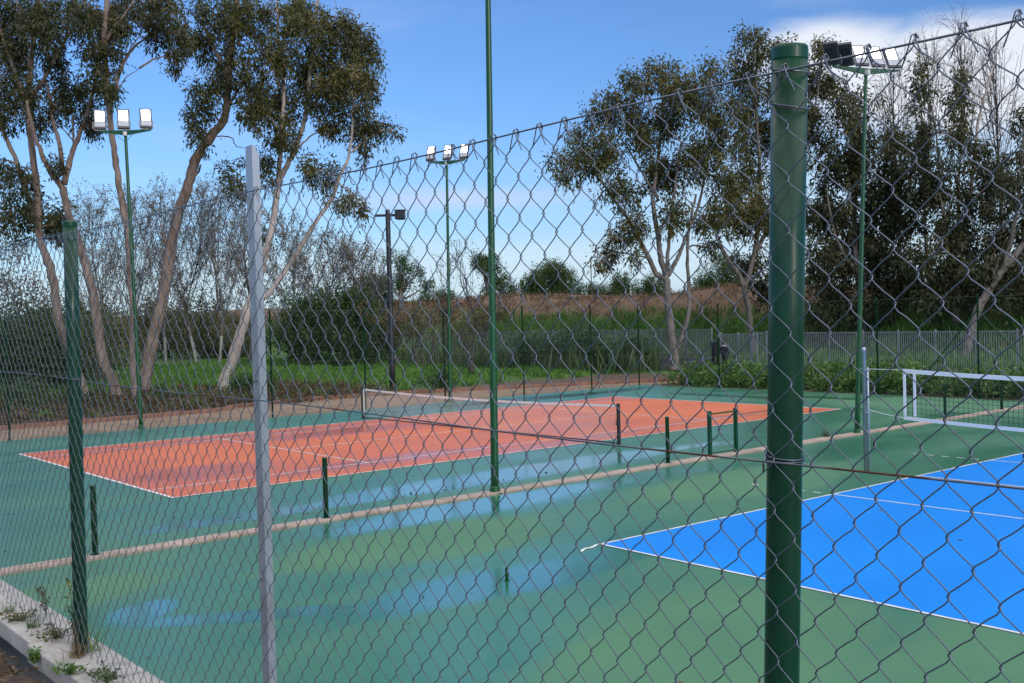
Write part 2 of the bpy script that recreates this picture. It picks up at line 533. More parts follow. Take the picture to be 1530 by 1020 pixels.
def gum_tree(name, label, group, depth, limbs, clusters, bark_m, leaf_m, n_per=78, sub_r=.47, ln=.25, wd=.075, tint=.45,
             droop=.75, density=1.0, deep=1.0, twigs=True, cat='tree'):
    """limbs: (list of survey points, radius px start, radius px end, how far it leans away); clusters: (x, y, rx, ry[, tint])"""
    k = depth/F
    base = at(*limbs[0][0][0], depth)
    base[2] = min(base[2], 0.05)
    root = empty(name, base)
    tag(root, label, cat, group)
    mb = MB(); allp = []; allr = []
    for li, (pp, r0, r1, lean) in enumerate(limbs):
        pts = []
        n = len(pp)
        d0 = depth
        if li > 0 and allp:                             # start on the limb it grows from
            A = np.concatenate(allp)
            q = at(*pp[0], depth)
            w = A-q
            w2 = w - np.outer(w@FW, FW)
            j = np.argmin((w2**2).sum(1)); d0 = depth + float((A[j]-q)@FW)
        for i, (x, y) in enumerate(pp):
            s = i/(n-1)
            pts.append(at(x, y, d0 + lean*s + rng.normal()*.12*(i > 0)))
        path = smooth_path(pts, 5, .018)
        rad = np.linspace(r0, r1, len(path))*k*.86*(1+rng.normal(size=len(path))*.05)
        if li == 0: rad[:3] *= np.array([1.45, 1.2, 1.08])
        mb.tube(path-base, rad, 9)
        allp.append(path); allr.append(rad)
    A = np.concatenate(allp)
    cl = []
    for cdef in clusters:
        x, y, rx, ry = cdef[:4]
        t = cdef[4] if len(cdef) > 4 else tint
        q = at(x, y, depth)
        w = A-q; w2 = w - np.outer(w@FW, FW)
        j = np.argmin((w2**2).sum(1))
        dz = float((A[j]-q)@FW) + rng.normal()*.9*deep
        c = at(x, y, depth+dz)
        cl.append((c, (rx*k*.95, ry*k*.95, .5*(rx+ry)*k), t))
        if twigs:                                        # a bough from the limb into the clump, and sprigs inside it
            p0 = A[j]; mid = .55*p0+.45*c+np.array([0, 0, .12*np.linalg.norm(c-p0)])
            mb.tube(smooth_path([p0, mid, c], 4, .02)-base, np.linspace(1.6, .6, 9)*k*1.1, 5)
            for _ in range(6):
                e = c + RT*rx*k*rng.uniform(-.8, .8)+UP*ry*k*rng.uniform(-.6, .9)+FW*rx*k*rng.uniform(-.7, .7)
                mb.tube(smooth_path([mid*.3+c*.7, .5*(mid+e)+rng.normal(size=3)*.1, e], 3)-base, np.linspace(.7, .25, 7)*k, 4)
    mb.build('trunk', bark_m, root, smooth=True)
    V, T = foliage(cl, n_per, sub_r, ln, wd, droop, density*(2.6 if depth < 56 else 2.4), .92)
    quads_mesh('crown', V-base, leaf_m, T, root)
    return root


def blob_tree(name, label, cat, group, base, height, lobes, bark_m, leaf_m, trunk_r=.15, n_per=40, sub_r=.5, ln=.25, wd=.12,
              droop=.2, density=1.2, tint=.5, stems=1):
    """lobes: (dx along the view's right, dz, dd away, rx, rz) in metres from the base"""
    base = np.array(base, float)
    root = empty(name, base)
    tag(root, label, cat, group)
    mb = MB(); cl = []
    for (dx, dz, dd, rx, rz) in lobes:
        c = base+RT*dx+np.array([0, 0, 1.0])*dz+FW*dd
        cl.append((c, (rx, rz, rx), tint))
    for s in range(stems):
        o = np.array([rng.normal()*.25*(stems > 1), rng.normal()*.25*(stems > 1), 0])
        top = cl[s % len(cl)][0]-base
        mb.tube(smooth_path([o, o*1.5+top*.35, top*.7+o, top], 4, .02), np.linspace(trunk_r*1.2, trunk_r*.25, 13), 8)
    for (c, r, t) in cl:
        q = c-base
        st = np.array([0, 0, max(.3, q[2]*.5)])+q*np.array([.15, .15, 0])
        mb.tube(smooth_path([st, .5*(st+q)+rng.normal(size=3)*.15, q], 4), np.linspace(trunk_r*.5, trunk_r*.12, 9), 6)
    mb.build('trunk', bark_m, root, smooth=True)
    V, T = foliage(cl, n_per, sub_r, ln, wd, droop, density*1.8)
    quads_mesh('crown', V-base, leaf_m, T, root)
    return root


def bare_tree(name, label, group, base, height, spread, bark_m, leaf_m, nb=18, twig=5, leaves=6, r0=.16, upright=.75, ln=.12, wd=.09,
              bole=None, lean=(0, 0), clear=.18):
    """leafless or thin-leaved tree: rising boughs that divide into twigs"""
    base = np.array(base, float)
    root = empty(name, base)
    tag(root, label, 'tree', group)
    mb = MB()
    top = np.array([lean[0], lean[1], height])
    wob = rng.normal(size=3)*height*.025; wob[2] = 0
    tr = smooth_path([np.zeros(3), top*.33+wob, top*.66-wob, top], 6, .01)
    mb.tube(tr, np.linspace(r0, r0*.1, len(tr)), 8)
    LP, LD = [], []
    for i in range(nb):
        s = rng.uniform(clear, .92)
        p = tr[int(s*(len(tr)-1))]
        a = rng.uniform(0, 2*PI)
        ln_b = height*(1-s)*rng.uniform(.45, .8)+height*.08
        out = np.array([math.cos(a), math.sin(a), 0])*spread*rng.uniform(.35, 1)*(1.1-s*.75)
        e = p+out+np.array([0, 0, ln_b*upright])
        m1 = p+out*.45+np.array([0, 0, ln_b*upright*.3])+rng.normal(size=3)*.15
        bp = smooth_path([p, m1, e], 5, .02)
        mb.tube(bp, np.linspace(r0*.36*(1-s*.55), .012, len(bp)), 5)
        for j in range(twig):
            q = bp[int(rng.uniform(.3, .98)*(len(bp)-1))]
            d = unit(np.array([math.cos(a), math.sin(a), 0])*.4+rng.normal(size=3)*.55+np.array([0, 0, upright*1.2]))
            tl = rng.uniform(.5, 1.3)*height*.085
            t_e = q+d*tl
            mb.tube(np.array([q, q+d*tl*.5+rng.normal(size=3)*.06, t_e]), np.array([.018, .012, .006]), 3, False)
            for _ in range(2):
                d2 = unit(d+rng.normal(size=3)*.6)
                q2 = q+d*tl*rng.uniform(.3, .9); e2 = q2+d2*tl*.55
                mb.tube(np.array([q2, e2]), np.array([.010, .005]), 3, False)
                if leaves:
                    kk = rng.poisson(leaves)
                    for _ in range(kk):
                        LP.append(q2+(e2-q2)*rng.uniform(.1, 1)+rng.normal(size=3)*.12); LD.append(unit(d2+rng.normal(size=3)*.9))
    mb.build('trunk', bark_m, root, smooth=True)
    if bole:
        w = MB(); w.tube(tr[:4], np.linspace(r0*1.03, r0*.93, 4), 10); w.build('whitewash', bole, root, smooth=True)
    if LP:
        V = leaf_quads(np.array(LP), np.array(LD), ln, wd)
        quads_mesh('crown', V, leaf_m, np.clip(rng.normal(.5, .25, len(V)), 0, 1), root)
    return root


# ------------------------------------------------------------------ GROUND
def hmap(x, y):
    h = np.full(np.shape(x), -.03)
    park = np.clip((y-22)/6, 0, 1)
    beyond = np.clip((x-36)/4, 0, 1)
    w = np.maximum(park, beyond)
    h = h + w*(.08*np.sin(x*.55+1)*np.cos(y*.43)+.05*np.sin(x*1.7+y*1.1))
    s = np.clip((x-50)/11.0, 0, 1)
    s = s*s*(3-2*s)
    bump_ = .35*np.sin(y*.21+.6)+.22*np.sin(y*.57+x*.3)+.16*np.sin(y*1.3+x*.8)
    h = h + s*(5.0+bump_*.7+np.clip((y-40)/40, 0, 1)*.55)
    return h


def axis(a):
    out = []
    for lo, hi, st in a: out += list(np.arange(lo, hi, st))
    return np.array(out + [a[-1][1]])


gx = axis([(-900, -120, 60), (-120, -8, 14), (-8, 44, 2), (44, 70, .8), (70, 140, 8), (140, 1200, 80)])
gy = axis([(-900, -120, 60), (-120, -20, 10), (-20, 18, 2), (18, 90, 1.0), (90, 160, 5), (160, 1300, 80)])
X, Y = np.meshgrid(gx, gy, indexing='ij')
Z = hmap(X, Y)
fine_m = (X > 42) & (X < 80) & (Y > -30) & (Y < 120)
Z = Z + fine_m*rng.normal(size=X.shape)*.09*np.clip((X-48)/8, 0, 1)
ny = len(gy)
fs = [(i*ny+j, (i+1)*ny+j, (i+1)*ny+j+1, i*ny+j+1) for i in range(len(gx)-1) for j in range(ny-1)]
g = MB(); g.v = [tuple(v) for v in np.stack([X, Y, Z], -1).reshape(-1, 3).tolist()]; g.f = fs
o = g.build('ground', M['park_ground'], smooth=True)
tag(o, 'park ground with grass, dirt and a brown earth embankment behind', kind='structure')


def sheet(name, pts, z, m, label, parent=None):
    mb = MB()
    mb.add([(x, y, z) for x, y in pts], [tuple(range(len(pts)))])
    o = mb.build(name, m, parent)
    if parent is None: tag(o, label, kind='structure')
    return o


WX = -6.99         # inner face of the retaining wall
sheet('tennis_surround', [(WX, -4.25), (29.9, -4.25), (29.9, 15.12), (WX, 15.12)], 0.0, M['court_green'], 'damp green paved surround of the tennis court')
sheet('volleyball_surround', [(WX, -26), (29.9, -26), (29.9, -4.66), (WX, -4.66)], 0.0, M['court_green'], 'damp green paved surround of the blue court')
CL, CB = 23.77, 10.97
sheet('tennis_court', [(0, 0), (CL, 0), (CL, CB), (0, CB)], .004, M['court_red'], 'red tennis court surface, wet in patches')
VT = -.01095
ve = np.array([math.cos(VT), math.sin(VT)]); vn = np.array([math.sin(VT), -math.cos(VT)])
V0 = np.array([2.8166, -9.3485])


def vb(a, b_):
    return tuple(V0+a*ve+b_*vn)


sheet('volleyball_court', [vb(0, 9), vb(18, 9), vb(18, 0), vb(0, 0)], .004, M['court_blue'], 'bright blue volleyball court surface')


def line(mb, a, b_, w, z):
    a = np.array(a); b_ = np.array(b_)
    d = (b_-a)/np.linalg.norm(b_-a); n = np.array([-d[1], d[0]])*w/2
    mb.add([(*(a-n), z), (*(b_-n), z), (*(b_+n), z), (*(a+n), z)], [(0, 1, 2, 3)])


mb = MB(); z = .008; w = .05
# long lines run through, cross lines butt up against them
for y in (.03, CB-.03): line(mb, (0, y), (CL, y), .06, z)
for x in (.04, CL-.04): line(mb, (x, .06), (x, CB-.06), .08, z)
for y in (1.37, CB-1.37): line(mb, (.08, y), (CL-.08, y), w, z)
for x in (5.485, CL-5.485): line(mb, (x, 1.395), (x, CB-1.395), w, z)
line(mb, (5.51, CB/2), (CL-5.51, CB/2), w, z)
o = mb.build('tennis_markings', M['court_line'])
tag(o, 'white painted lines of the red tennis court', kind='structure')
mb = MB()
for b_ in (.025, 8.975): line(mb, vb(0, b_), vb(18, b_), w, z)
for a in (.025, 17.975): line(mb, vb(a, .05), vb(a, 8.95), w, z)
for a in (6, 9, 12): line(mb, vb(a, .05), vb(a, 8.95), w, z)
for a in (6, 12):
    for i in range(5): line(mb, vb(a, -.22-i*.36), vb(a, -.40-i*.36), w, .004)
o = mb.build('volleyball_markings', M['court_line'])
tag(o, 'white painted lines and dashes of the blue court', kind='structure')

# concrete strip between the two courts
mb = MB()
x = WX
i = 0
while x < 29.8:
    ln_ = min(2.1, 29.9-x)
    zt = .035+random.uniform(-.004, .004); yo = random.uniform(-.012, .012)
    mb.box((x+ln_/2, -4.455+yo, zt-.06), (ln_-.008, .32, .12))
    x += ln_
o = mb.build('kerb', M['pink_concrete'], bevel=.006)
tag(o, 'low pinkish concrete kerb dividing the two courts', kind='structure')

# sandy path beyond the tennis court and its edging
edge = [(-30, 19.5), (6.35, 19.3), (11, 20.6), (16.4, 21.6), (21, 20.6), (25, 19.0), (30.6, 16.7), (34, 15.0)]
ed = smooth_path([(a, b_, 0) for a, b_ in edge], 4)[:, :2]
sheet('path', [(-30, 15.13), (34, 15.13-.6)] + [tuple(p) for p in ed[::-1]], -.006, M['sandy_path'], 'sandy brown path behind the tennis court')
mb = MB()
for a, b_ in zip(ed[:-1], ed[1:]):
    d = b_-a; L_ = np.linalg.norm(d); ang = math.atan2(d[1], d[0]); n_ = max(1, int(L_/.9))
    for k_ in range(n_):
        c_ = a+d*(k_+.5)/n_
        mb.box((c_[0], c_[1], .05), (L_/n_*.985, .13, .2), Matrix.Rotation(ang+random.uniform(-.015, .015), 3, 'Z'))
o = mb.build('path_edging', M['brick_edge'], bevel=.012)
tag(o, 'low brick red edging along the sandy path', kind='structure')

# ------------------------------------------------------------------ RETAINING WALL under the camera-side fence
LZ = 2.28
rw = empty('retaining_wall', (WX-.1, -18, 0))
tag(rw, 'pale concrete retaining wall with coping slabs under the near fence', 'wall')
mb = MB(); mb.box((0, 0, LZ/2-.06), (.18, 30, LZ-.12-.1)); mb.build('wall_face', M['old_concrete'], rw)
y = -15.0
ys = 0
slab = None
yy = -11.0
while yy < 9:
    ln_ = .62
    mb = MB()
    mb.box((random.uniform(-.006, .006), yy+ln_/2, LZ-.035+random.uniform(-.004, .004)), (.21, ln_-.01, .07), Matrix.Rotation(random.uniform(-.006, .006), 3, 'Z'))
    mb.build('coping_slab', M['grey_concrete'], rw, bevel=.006)
    yy += ln_

# earth bank on the camera's side
bx = axis([(-40, -12, 4), (-12, -9, .5), (-9, -7.22, .08)]); by = axis([(-60, -24, 4), (-24, -19, .5), (-19, -14, .07), (-14, 20, 3)])
X, Y = np.meshgrid(bx, by, indexing='ij')
Z = LZ-.045-.09*np.clip((-7.3-X)/.6, 0, 1)-.06*np.exp(-((X+7.225)/.018)**2)+.03*np.sin(X*7+Y*5)+.02*np.sin(X*17-Y*13)+rng.normal(size=X.shape)*.008*((X > -9) & (Y > -19) & (Y < -14))
ny = len(by)
g = MB(); g.v = [tuple(v) for v in np.stack([X, Y, Z], -1).reshape(-1, 3).tolist()]
g.f = [(i*ny+j, (i+1)*ny+j, (i+1)*ny+j+1, i*ny+j+1) for i in range(len(bx)-1) for j in range(ny-1)]
o = g.build('bank', M['bank_soil'], smooth=True)
tag(o, 'brown soil bank beside the near fence wall', kind='structure')

# ------------------------------------------------------------------ NEAR CHAIN-LINK FENCE
FX = -7.09
fence = empty('chain_link_fence', (FX, -18, LZ))
tag(fence, 'grey diamond wire fence with green and steel posts close to the viewer', 'fence')


def fpt(px, py, X=FX):
    d = FW+RT*(px-765)/F-UP*(py-510)/F
    return CAM+d*(X-CAM[0])/d[0]


def round_post(top_px, bot_px, r):
    a = fpt(*top_px); b_ = fpt(*bot_px)
    d = (b_-a)/(b_[2]-a[2])
    base = a+d*(LZ-.02-a[2])
    h = a[2]-base[2]
    m_ = MB()
    m_.lathe((0, 0, 0), [(r, 0), (r, h*.25), (r, h*.5), (r, h*.75), (r, h-.010)], 40)
    o = m_.build('post', M['post_paint'], fence, smooth=True)
    o.location = Vector(base)-fence.location
    c_ = MB(); c_.lathe((0, 0, h-.016), [(r*1.025, 0), (r*1.03, .014), (r*.99, .0175), (r*.9, .0188), (r*.5, .0205), (r*.1, .021)], 40); c_.build('cap', M['post_paint'], o)
    ax = Vector((a-base)/np.linalg.norm(a-base))
    o.rotation_mode = 'QUATERNION'
    o.rotation_quaternion = Vector((0, 0, 1)).rotation_difference(ax)
    return base, a


pR = round_post((1180, 70), (1168, 1020), .0238)
pL = round_post((104.5, 331), (121.5, 965), .0238)
# unequal steel angle between them
a = fpt(376, 216); b_ = fpt(403, 1020)
base = a+(b_-a)/(b_[2]-a[2])*(LZ-.03-a[2])
h = a[2]-base[2]
A1, B1, T1 = .0195, .037, .0035
prof = [(0, 0), (A1, 0), (A1, T1), (T1, T1), (T1, B1), (0, B1)]
vs = []
for zz, cut in ((0, 0), (h*.5, 0), (h-.026, 0), (h, 1)):
    for (x, y_) in prof:
        vs.append((x*(.35 if cut else 1), y_*(.9 if cut else 1), zz))
fs = []
for i in range(3):
    for k_ in range(6):
        fs.append((i*6+k_, i*6+(k_+1) % 6, (i+1)*6+(k_+1) % 6, (i+1)*6+k_))
fs += [(5, 4, 3, 2, 1, 0), tuple(18+k_ for k_ in range(6))]
mb = MB(); mb.add(vs, fs)
o = mb.build('angle_post', M['galvanised'], fence)
o['label'] = 'grey galvanised angle iron post'
o.location = Vector(base)-fence.location
o.rotation_mode = 'QUATERNION'
o.rotation_quaternion = Vector((0, 0, 1)).rotation_difference(Vector((a-base)/np.linalg.norm(a-base)))
for zz in (.55, 1.05, 1.35):
    m_ = MB(); m_.tube([(-.002, .02, zz), (-.006, .02, zz)], .005, 8); m_.build('bolt', M['galvanised'], o)

# woven mesh: every wire zigzags between two lines of hooks
MX = FX-.030
PW, PH = .0305, .0345
zt = fpt(1180, 103, MX)[2]           # top wire height near the thick post
zl = fpt(103, 347, MX)[2]
y0, y1 = -22.5, -10.6


def ztop(y):
    s = (y-pR[1][1])/(pL[1][1]-pR[1][1])
    mid = (y+18.3)/1.6
    return zt+(zl-zt)*s-.006*math.sin(min(1, max(0, s))*PI*2)**2


ncol = int((y1-y0)/PW); nrow = int((zt-LZ-.01)/PH)
r_w = .00097
ring = 6
ang = np.arange(ring)*2*PI/ring
ca, sa = np.cos(ang), np.sin(ang)
warp_a = rng.normal(size=(12,))
allV, allF = [], []
nv = 0


def warp(y, z):
    return (.0030*np.sin(y*3.1+1.3+z*2)+.0012*np.sin(y*7.7+z*5), .004*np.sin(y*2.3+z*3.1)+.0012*np.sin(y*6.3-z*4.1))


for c_ in range(ncol):
    yc = y0+c_*PW
    pts = []
    zt_c = ztop(yc)
    for r_ in range(nrow+1):
        side = (r_+c_) % 2                 # 0: hook on the low-y side, 1: on the high-y side
        zz = zt_c-.004-r_*PH
        sgn = 1 if side else -1
        ye = yc+side*PW
        jz = rng.normal()*.0005
        lay = -sgn*.0021                   # falling and rising legs lie on opposite faces of the mesh
        pts += [(MX+lay, ye-sgn*.0031, zz+.0075+jz), (MX+lay, ye-sgn*.0006, zz+.0042+jz), (MX+lay*.6, ye+sgn*.0011, zz+.0018+jz), (MX-lay*.6, ye+sgn*.0011, zz-.0018+jz), (MX-lay, ye-sgn*.0006, zz-.0042+jz), (MX-lay, ye-sgn*.0031, zz-.0075+jz)]
        if r_ < nrow:
            bow = rng.normal()*.0004
            pts.append((MX-lay, yc+.5*PW+sgn*.0006, zz-PH*.5+.0009+bow))
    pts = np.array(pts)
    # alternate which face the long leg lies on, as in a flattened spiral
    wy, wz = warp(pts[:, 1], pts[:, 2])
    pts[:, 1] += wy; pts[:, 2] += wz
    # loose tail where the wire is twisted over the top strand
    first = pts[0].copy()
    if c_ % 2 == 0:
        tail = np.array([[MX-.004, yc+.016, zt_c-.030], [MX-.006, yc+.006, zt_c-.008], [MX-.006, yc+.0015, zt_c+.006], [MX, yc-.0005, zt_c+.009], [MX+.005, yc-.001, zt_c+.004]])
        pts = np.vstack([tail, pts[1:]])
    else:
        tail = np.array([[MX-.004, yc+.014, zt_c-.030], [MX-.006, yc+.024, zt_c-.008], [MX-.006, yc+.029, zt_c+.006], [MX, yc+.031, zt_c+.009], [MX+.005, yc+.0315, zt_c+.004]])
        pts = np.vstack([tail, pts[1:]])
    t = np.gradient(pts, axis=0); t = unit(t)
    u = unit(np.cross(t, np.array([1.0, 0, 0]))); w_ = np.cross(t, u)
    V = pts[:, None, :]+r_w*(ca[None, :, None]*u[:, None, :]+sa[None, :, None]*w_[:, None, :])
    n_ = len(pts)
    idx = (np.arange(n_-1)[:, None]*ring+np.arange(ring)[None, :])
    nxt = (np.arange(n_-1)[:, None]*ring+(np.arange(ring)[None, :]+1) % ring)
    Fq = np.stack([idx, nxt, nxt+ring, idx+ring], -1).reshape(-1, 4)+nv
    allV.append(V.reshape(-1, 3)); allF.append(Fq); nv += n_*ring
V = np.concatenate(allV)-np.array(fence.location); Fq = np.concatenate(allF)
me = D.meshes.new('wire_mesh')
me.vertices.add(len(V)); me.vertices.foreach_set('co', V.astype(np.float32).ravel())
me.loops.add(len(Fq)*4); me.loops.foreach_set('vertex_index', Fq.astype(np.int32).ravel())
me.polygons.add(len(Fq)); me.polygons.foreach_set('loop_start', np.arange(0, len(Fq)*4, 4, dtype=np.int32)); me.polygons.foreach_set('loop_total', np.full(len(Fq), 4, dtype=np.int32))
me.update(calc_edges=True)
me.polygons.foreach_set('use_smooth', [True]*len(Fq))
me.materials.append(M['mesh_wire'])
o = D.objects.new('wire_mesh', me); col.objects.link(o); o.parent = fence

fl = np.array(fence.location)
ysamp = np.arange(y0, y1, .05)
mb = MB(); mb.tube([(MX+.001, yv, ztop(yv)+.003*math.sin(yv*4.1)) - fl for yv in ysamp], .0016, 7)
mb.build('top_wire', M['mesh_wire'], fence, smooth=True)
zm_r = fpt(1160, 689, MX)[2]; zm_l = fpt(116, 567, MX)[2]
mb = MB(); mb.tube([(MX-.003, yv, zm_r+(zm_l-zm_r)*(yv-pR[0][1])/(pL[0][1]-pR[0][1])+.0035*math.sin(yv*3.3)) - fl for yv in ysamp], .0015, 7)
o = mb.build('middle_wire', M['tension_wire'], fence, smooth=True)
o['label'] = 'partly rusted middle tension wire'


def post_xy(pp, z):
    b0, a0 = pp
    s = (z-b0[2])/(a0[2]-b0[2]); return b0+(a0-b0)*s


def tie(pp, z, tilt, turns=1.02):
    c = post_xy(pp, z)
    m_ = MB(); pts = []
    for k_ in range(25):
        a = -PI*1.15+k_/24*2*PI*turns*.98
        pts.append((c[0]+.0262*math.cos(a), c[1]+.0262*math.sin(a), z+tilt*math.sin(a)+.004*k_/24))
    e = pts[-1]
    pts += [(e[0]-.010, e[1]-.004, e[2]-.004), (e[0]-.013, e[1]-.003, e[2]-.018)]
    m_.tube([np.array(q)-fl for q in pts], .0013, 6)
    m_.build('wire_tie', M['mesh_wire'], fence, smooth=True)


tie(pR, zt+.004, .006); tie(pR, zt-.042, .008); tie(pR, zm_r+.003, .004); tie(pR, zm_r-.002, .002)
tie(pL, zl-.01, .006); tie(pL, zm_l, .003)

# ------------------------------------------------------------------ FLOODLIGHT MASTS
CAMDIR = np.array([CAM[0], CAM[1]])


def floodlight(parent, loc, rz, tilt, lit=True, k=1.3):
    """frame body with glass, standing in a U bracket"""
    h = .56; w = .30; d = .07
    body = MB()
    rot = Matrix.Rotation(tilt, 3, 'X')
    body.box((0, 0, .265), (w, d, h))
    for k_ in range(7): body.box((-.12+k_*.04, d/2+.018, .26), (.012, .036, h*.8))
    o = body.build('floodlight', M['lamp_grey'], parent, bevel=.012)
    o.location = loc
    o.rotation_euler = (tilt, 0, rz)
    o.scale = (k, k, k)
    g_ = MB(); g_.box((0, -d/2-.004, .350), (w-.08, .012, h*.55)); g_.build('lamp_glass', M['lit_glass'] if lit else M['black_paint'], o, bevel=.008)
    h_ = MB(); h_.box((0, -d/2-.003, .105), (w-.035, .008, h*.24)); h_.build('driver_cover', M['galvanised'], o, bevel=.004)
    b_ = MB()
    b_.tube([(-w/2-.02, 0, .20), (-w/2-.02, 0, .0), (-w/2+.02, 0, -.045), (w/2-.02, 0, -.045), (w/2+.02, 0, 0), (w/2+.02, 0, .20)], .012, 6)
    br = b_.build('bracket', M['galvanised'], o)
    return o


def mast(base, h, top_xy, label, heads, r0, r1, arm_dir, arm_len=.78, k=1.3):
    root = empty('floodlight_mast', (*base, 0))
    tag(root, label, 'floodlight', 'green floodlight masts round the courts')
    t = np.array([top_xy[0]-base[0], top_xy[1]-base[1], h])
    mb = MB()
    n = 16
    mb.tube([t*s for s in np.linspace(0, 1, n)], np.linspace(r0, r1, n), 20)
    mb.build('pole', M['mast_paint'], root, smooth=True)
    mb = MB(); mb.lathe((0, 0, 0), [(r0*2.1, 0.0), (r0*2.1, .014), (r0*1.35, .02), (r0*1.25, .12), (r0*1.02, .14)], 20); mb.build('base_plate', M['mast_paint'], root, smooth=False)
    ad = np.array([math.cos(arm_dir), math.sin(arm_dir), 0])
    mb = MB()
    side = np.array([-ad[1], ad[0], 0])
    for sg in (-1, 1):
        a = t+np.array([0, 0, .04]); e = t+ad*arm_len*sg+np.array([0, 0, .06])
        dn = np.array([0, 0, -1.0])
        v = [a+side*.03+dn*.17, a-side*.03+dn*.17, a-side*.03, a+side*.03, e+side*.03+dn*.045, e-side*.03+dn*.045, e-side*.03, e+side*.03]
        mb.add(v, [(0, 1, 2, 3), (4, 7, 6, 5), (0, 4, 5, 1), (1, 5, 6, 2), (2, 6, 7, 3), (3, 7, 4, 0)])
    mb.build('crossarm', M['mast_paint'], root)
    mb = MB(); mb.box(t-side*.06*np.sign(side@np.array([*(np.array(base)-CAMDIR), 0]))+np.array([0, 0, -.08]), (.11, .11, .14)); mb.build('junction_box', M['cable'], root, bevel=.01)
    mb = MB()
    for sg in (-.5, .35):
        mb.tube(smooth_path([t+ad*sg*arm_len+np.array([0, 0, 0]), t+ad*sg*.4*arm_len+np.array([0, 0, -.22]), t+np.array([0, 0, -.35])-side*r1], 4), .008, 5)
    mb.build('cable', M['black_paint'], root)
    for (off, rz, tilt, lit) in heads:
        q = t+ad*off+np.array([0, 0, .12])
        floodlight(root, q, rz, tilt, lit, k)
    return root


def facing(base):
    v = CAMDIR-np.array(base)
    return math.atan2(v[1], v[0])+PI/2           # local -y looks at the viewer's side


arm = math.atan2(RT[1], RT[0])
fc = facing((5.14, 15.31))
m1 = mast((5.14, 15.31), 10.15, (5.14-.15, 15.31+.12), 'green mast with three lit lamps in front of the slender bare gum trunks', [(-.86, fc, -.35, 1), (-.05, fc, -.35, 1), (.72, fc+.05, -.35, 1)], .075, .05, arm, .88)
fc = facing((18.18, 15.12))
m2 = mast((18.18, 15.12), 10.05, (18.18+.1, 15.12-.08), 'green mast with three lit lamps standing behind the far end of the tennis net', [(-.72, fc-.35, -.4, 1), (.02, fc-.35, -.4, 1), (.74, fc-.35, -.4, 1)], .075, .05, arm-.25, .80, 1.2)
m3 = mast((4.76, -4.47), 10.3, (4.76+.10, -4.47-.09), 'tall green mast rising from the concrete kerb beyond the top edge of the photo', [(-.7, 0, -.4, 1), (0, 0, -.4, 1), (.7, 0, -.4, 1)], .079, .052, 0, .82)
fc = facing((17.56, -4.47))
m4 = mast((17.56, -4.47), 9.95, (17.56+.34, -4.47-.28), 'green mast on the kerb with lit lamps and dark turned-away lamps beside the white cloud', [(-.12, arm+.15, -.5, 1), (.42, arm+.15, -.5, 1), (.96, arm+.15, -.5, 1), (-1.06, arm+PI-.45, -.85, 0), (-.62, arm+PI-.45, -.85, 0)], .072, .045, arm+.35, 1.08, 1.25)
# dark park lamp behind the path
root = empty('street_lamp', (20.96, 23.69, 0))
tag(root, 'dark square headed lamp post behind the sandy path', 'street lamp')
mb = MB(); mb.tube([(0, 0, z_) for z_ in np.linspace(-.05, 9.0, 8)], np.linspace(.15, .115, 8), 14); mb.build('pole', M['dark_steel'], root, smooth=True)
ad = np.array([*RT[:2], 0])/np.linalg.norm(RT[:2])
rz = math.atan2(ad[1], ad[0]); R3 = Matrix.Rotation(rz, 3, 'Z')
mb = MB(); mb.box((0, 0, 8.72), (1.5, .11, .12), R3); mb.build('crossarm', M['dark_steel'], root, bevel=.01).location = Vector(ad*.12)
mb = MB(); mb.box(ad*.62+np.array([0, 0, 8.72]), (.5, .42, .40), R3); mb.box(ad*.62+np.array([0, 0, 8.95]), (.54, .46, .05), R3); mb.build('lamp_head', M['dark_steel'], root, bevel=.02)
mb = MB(); mb.box(ad*.66+np.array([0, 0, 8.50]), (.36, .3, .02), R3); mb.build('lamp_glass', M['lamp_grey'], root)

# ------------------------------------------------------------------ SMALL POSTS ON THE KERB
def low_post(x, label, h=1.05):
    root = empty('low_post', (x, -4.40, .03))
    tag(root, label, 'post', 'short green posts along the kerb')
    m_ = MB(); m_.lathe((0, 0, 0), [(.045, 0), (.045, h-.02), (.049, h-.018), (.049, h), (.03, h+.012), (.008, h+.016)], 16)
    m_.build('tube', M['green_paint'], root, smooth=True)
    m_ = MB(); m_.lathe((0, 0, 0), [(.085, 0), (.085, .012), (.05, .014)], 16); m_.build('foot_plate', M['green_paint'], root)
    for z_ in (.35, .8):
        m_ = MB(); m_.tube([(-.046, 0, z_), (-.060, 0, z_), (-.062, .01, z_-.02)], .006, 6)
        m_.build('hook', M['galvanised'], root)
    return root


for x, lb in ((-2.97, 'short green post on the kerb beside the near green fence post'), (1.01, 'short green post on the kerb right of the steel angle post'),
              (9.92, 'short green post on the kerb just right of the black tennis net post'),
              (22.48, 'short green post seen through the volleyball net, nearer to its white side band'),
              (26.14, 'short green post seen through the volleyball net, farthest along the kerb')):
    low_post(x, lb)
gate = empty('low_gate_frame', (11.9, -4.40, .03))
tag(gate, 'low green frame of two posts with a top rail on the kerb', 'frame')
for sx_ in (-.49, .49):
    m_ = MB(); m_.box((sx_, 0, .53), (.08, .08, 1.06)); m_.box((sx_, 0, 1.066), (.088, .088, .012)); m_.build('post', M['green_paint'], gate, bevel=.006)
    m_ = MB(); m_.box((sx_+.055*(1 if sx_ < 0 else -1), 0, .55), (.022, .03, .95)); m_.build('side_rail', M['mast_paint'], gate)
m_ = MB(); m_.box((0, 0, 1.0), (.90, .03, .035)); m_.build('top_rail', M['mast_paint'], gate, bevel=.004)
m_ = MB(); m_.box((0, 0, .06), (.90, .025, .03)); m_.build('bottom_rail', M['mast_paint'], gate, bevel=.004)


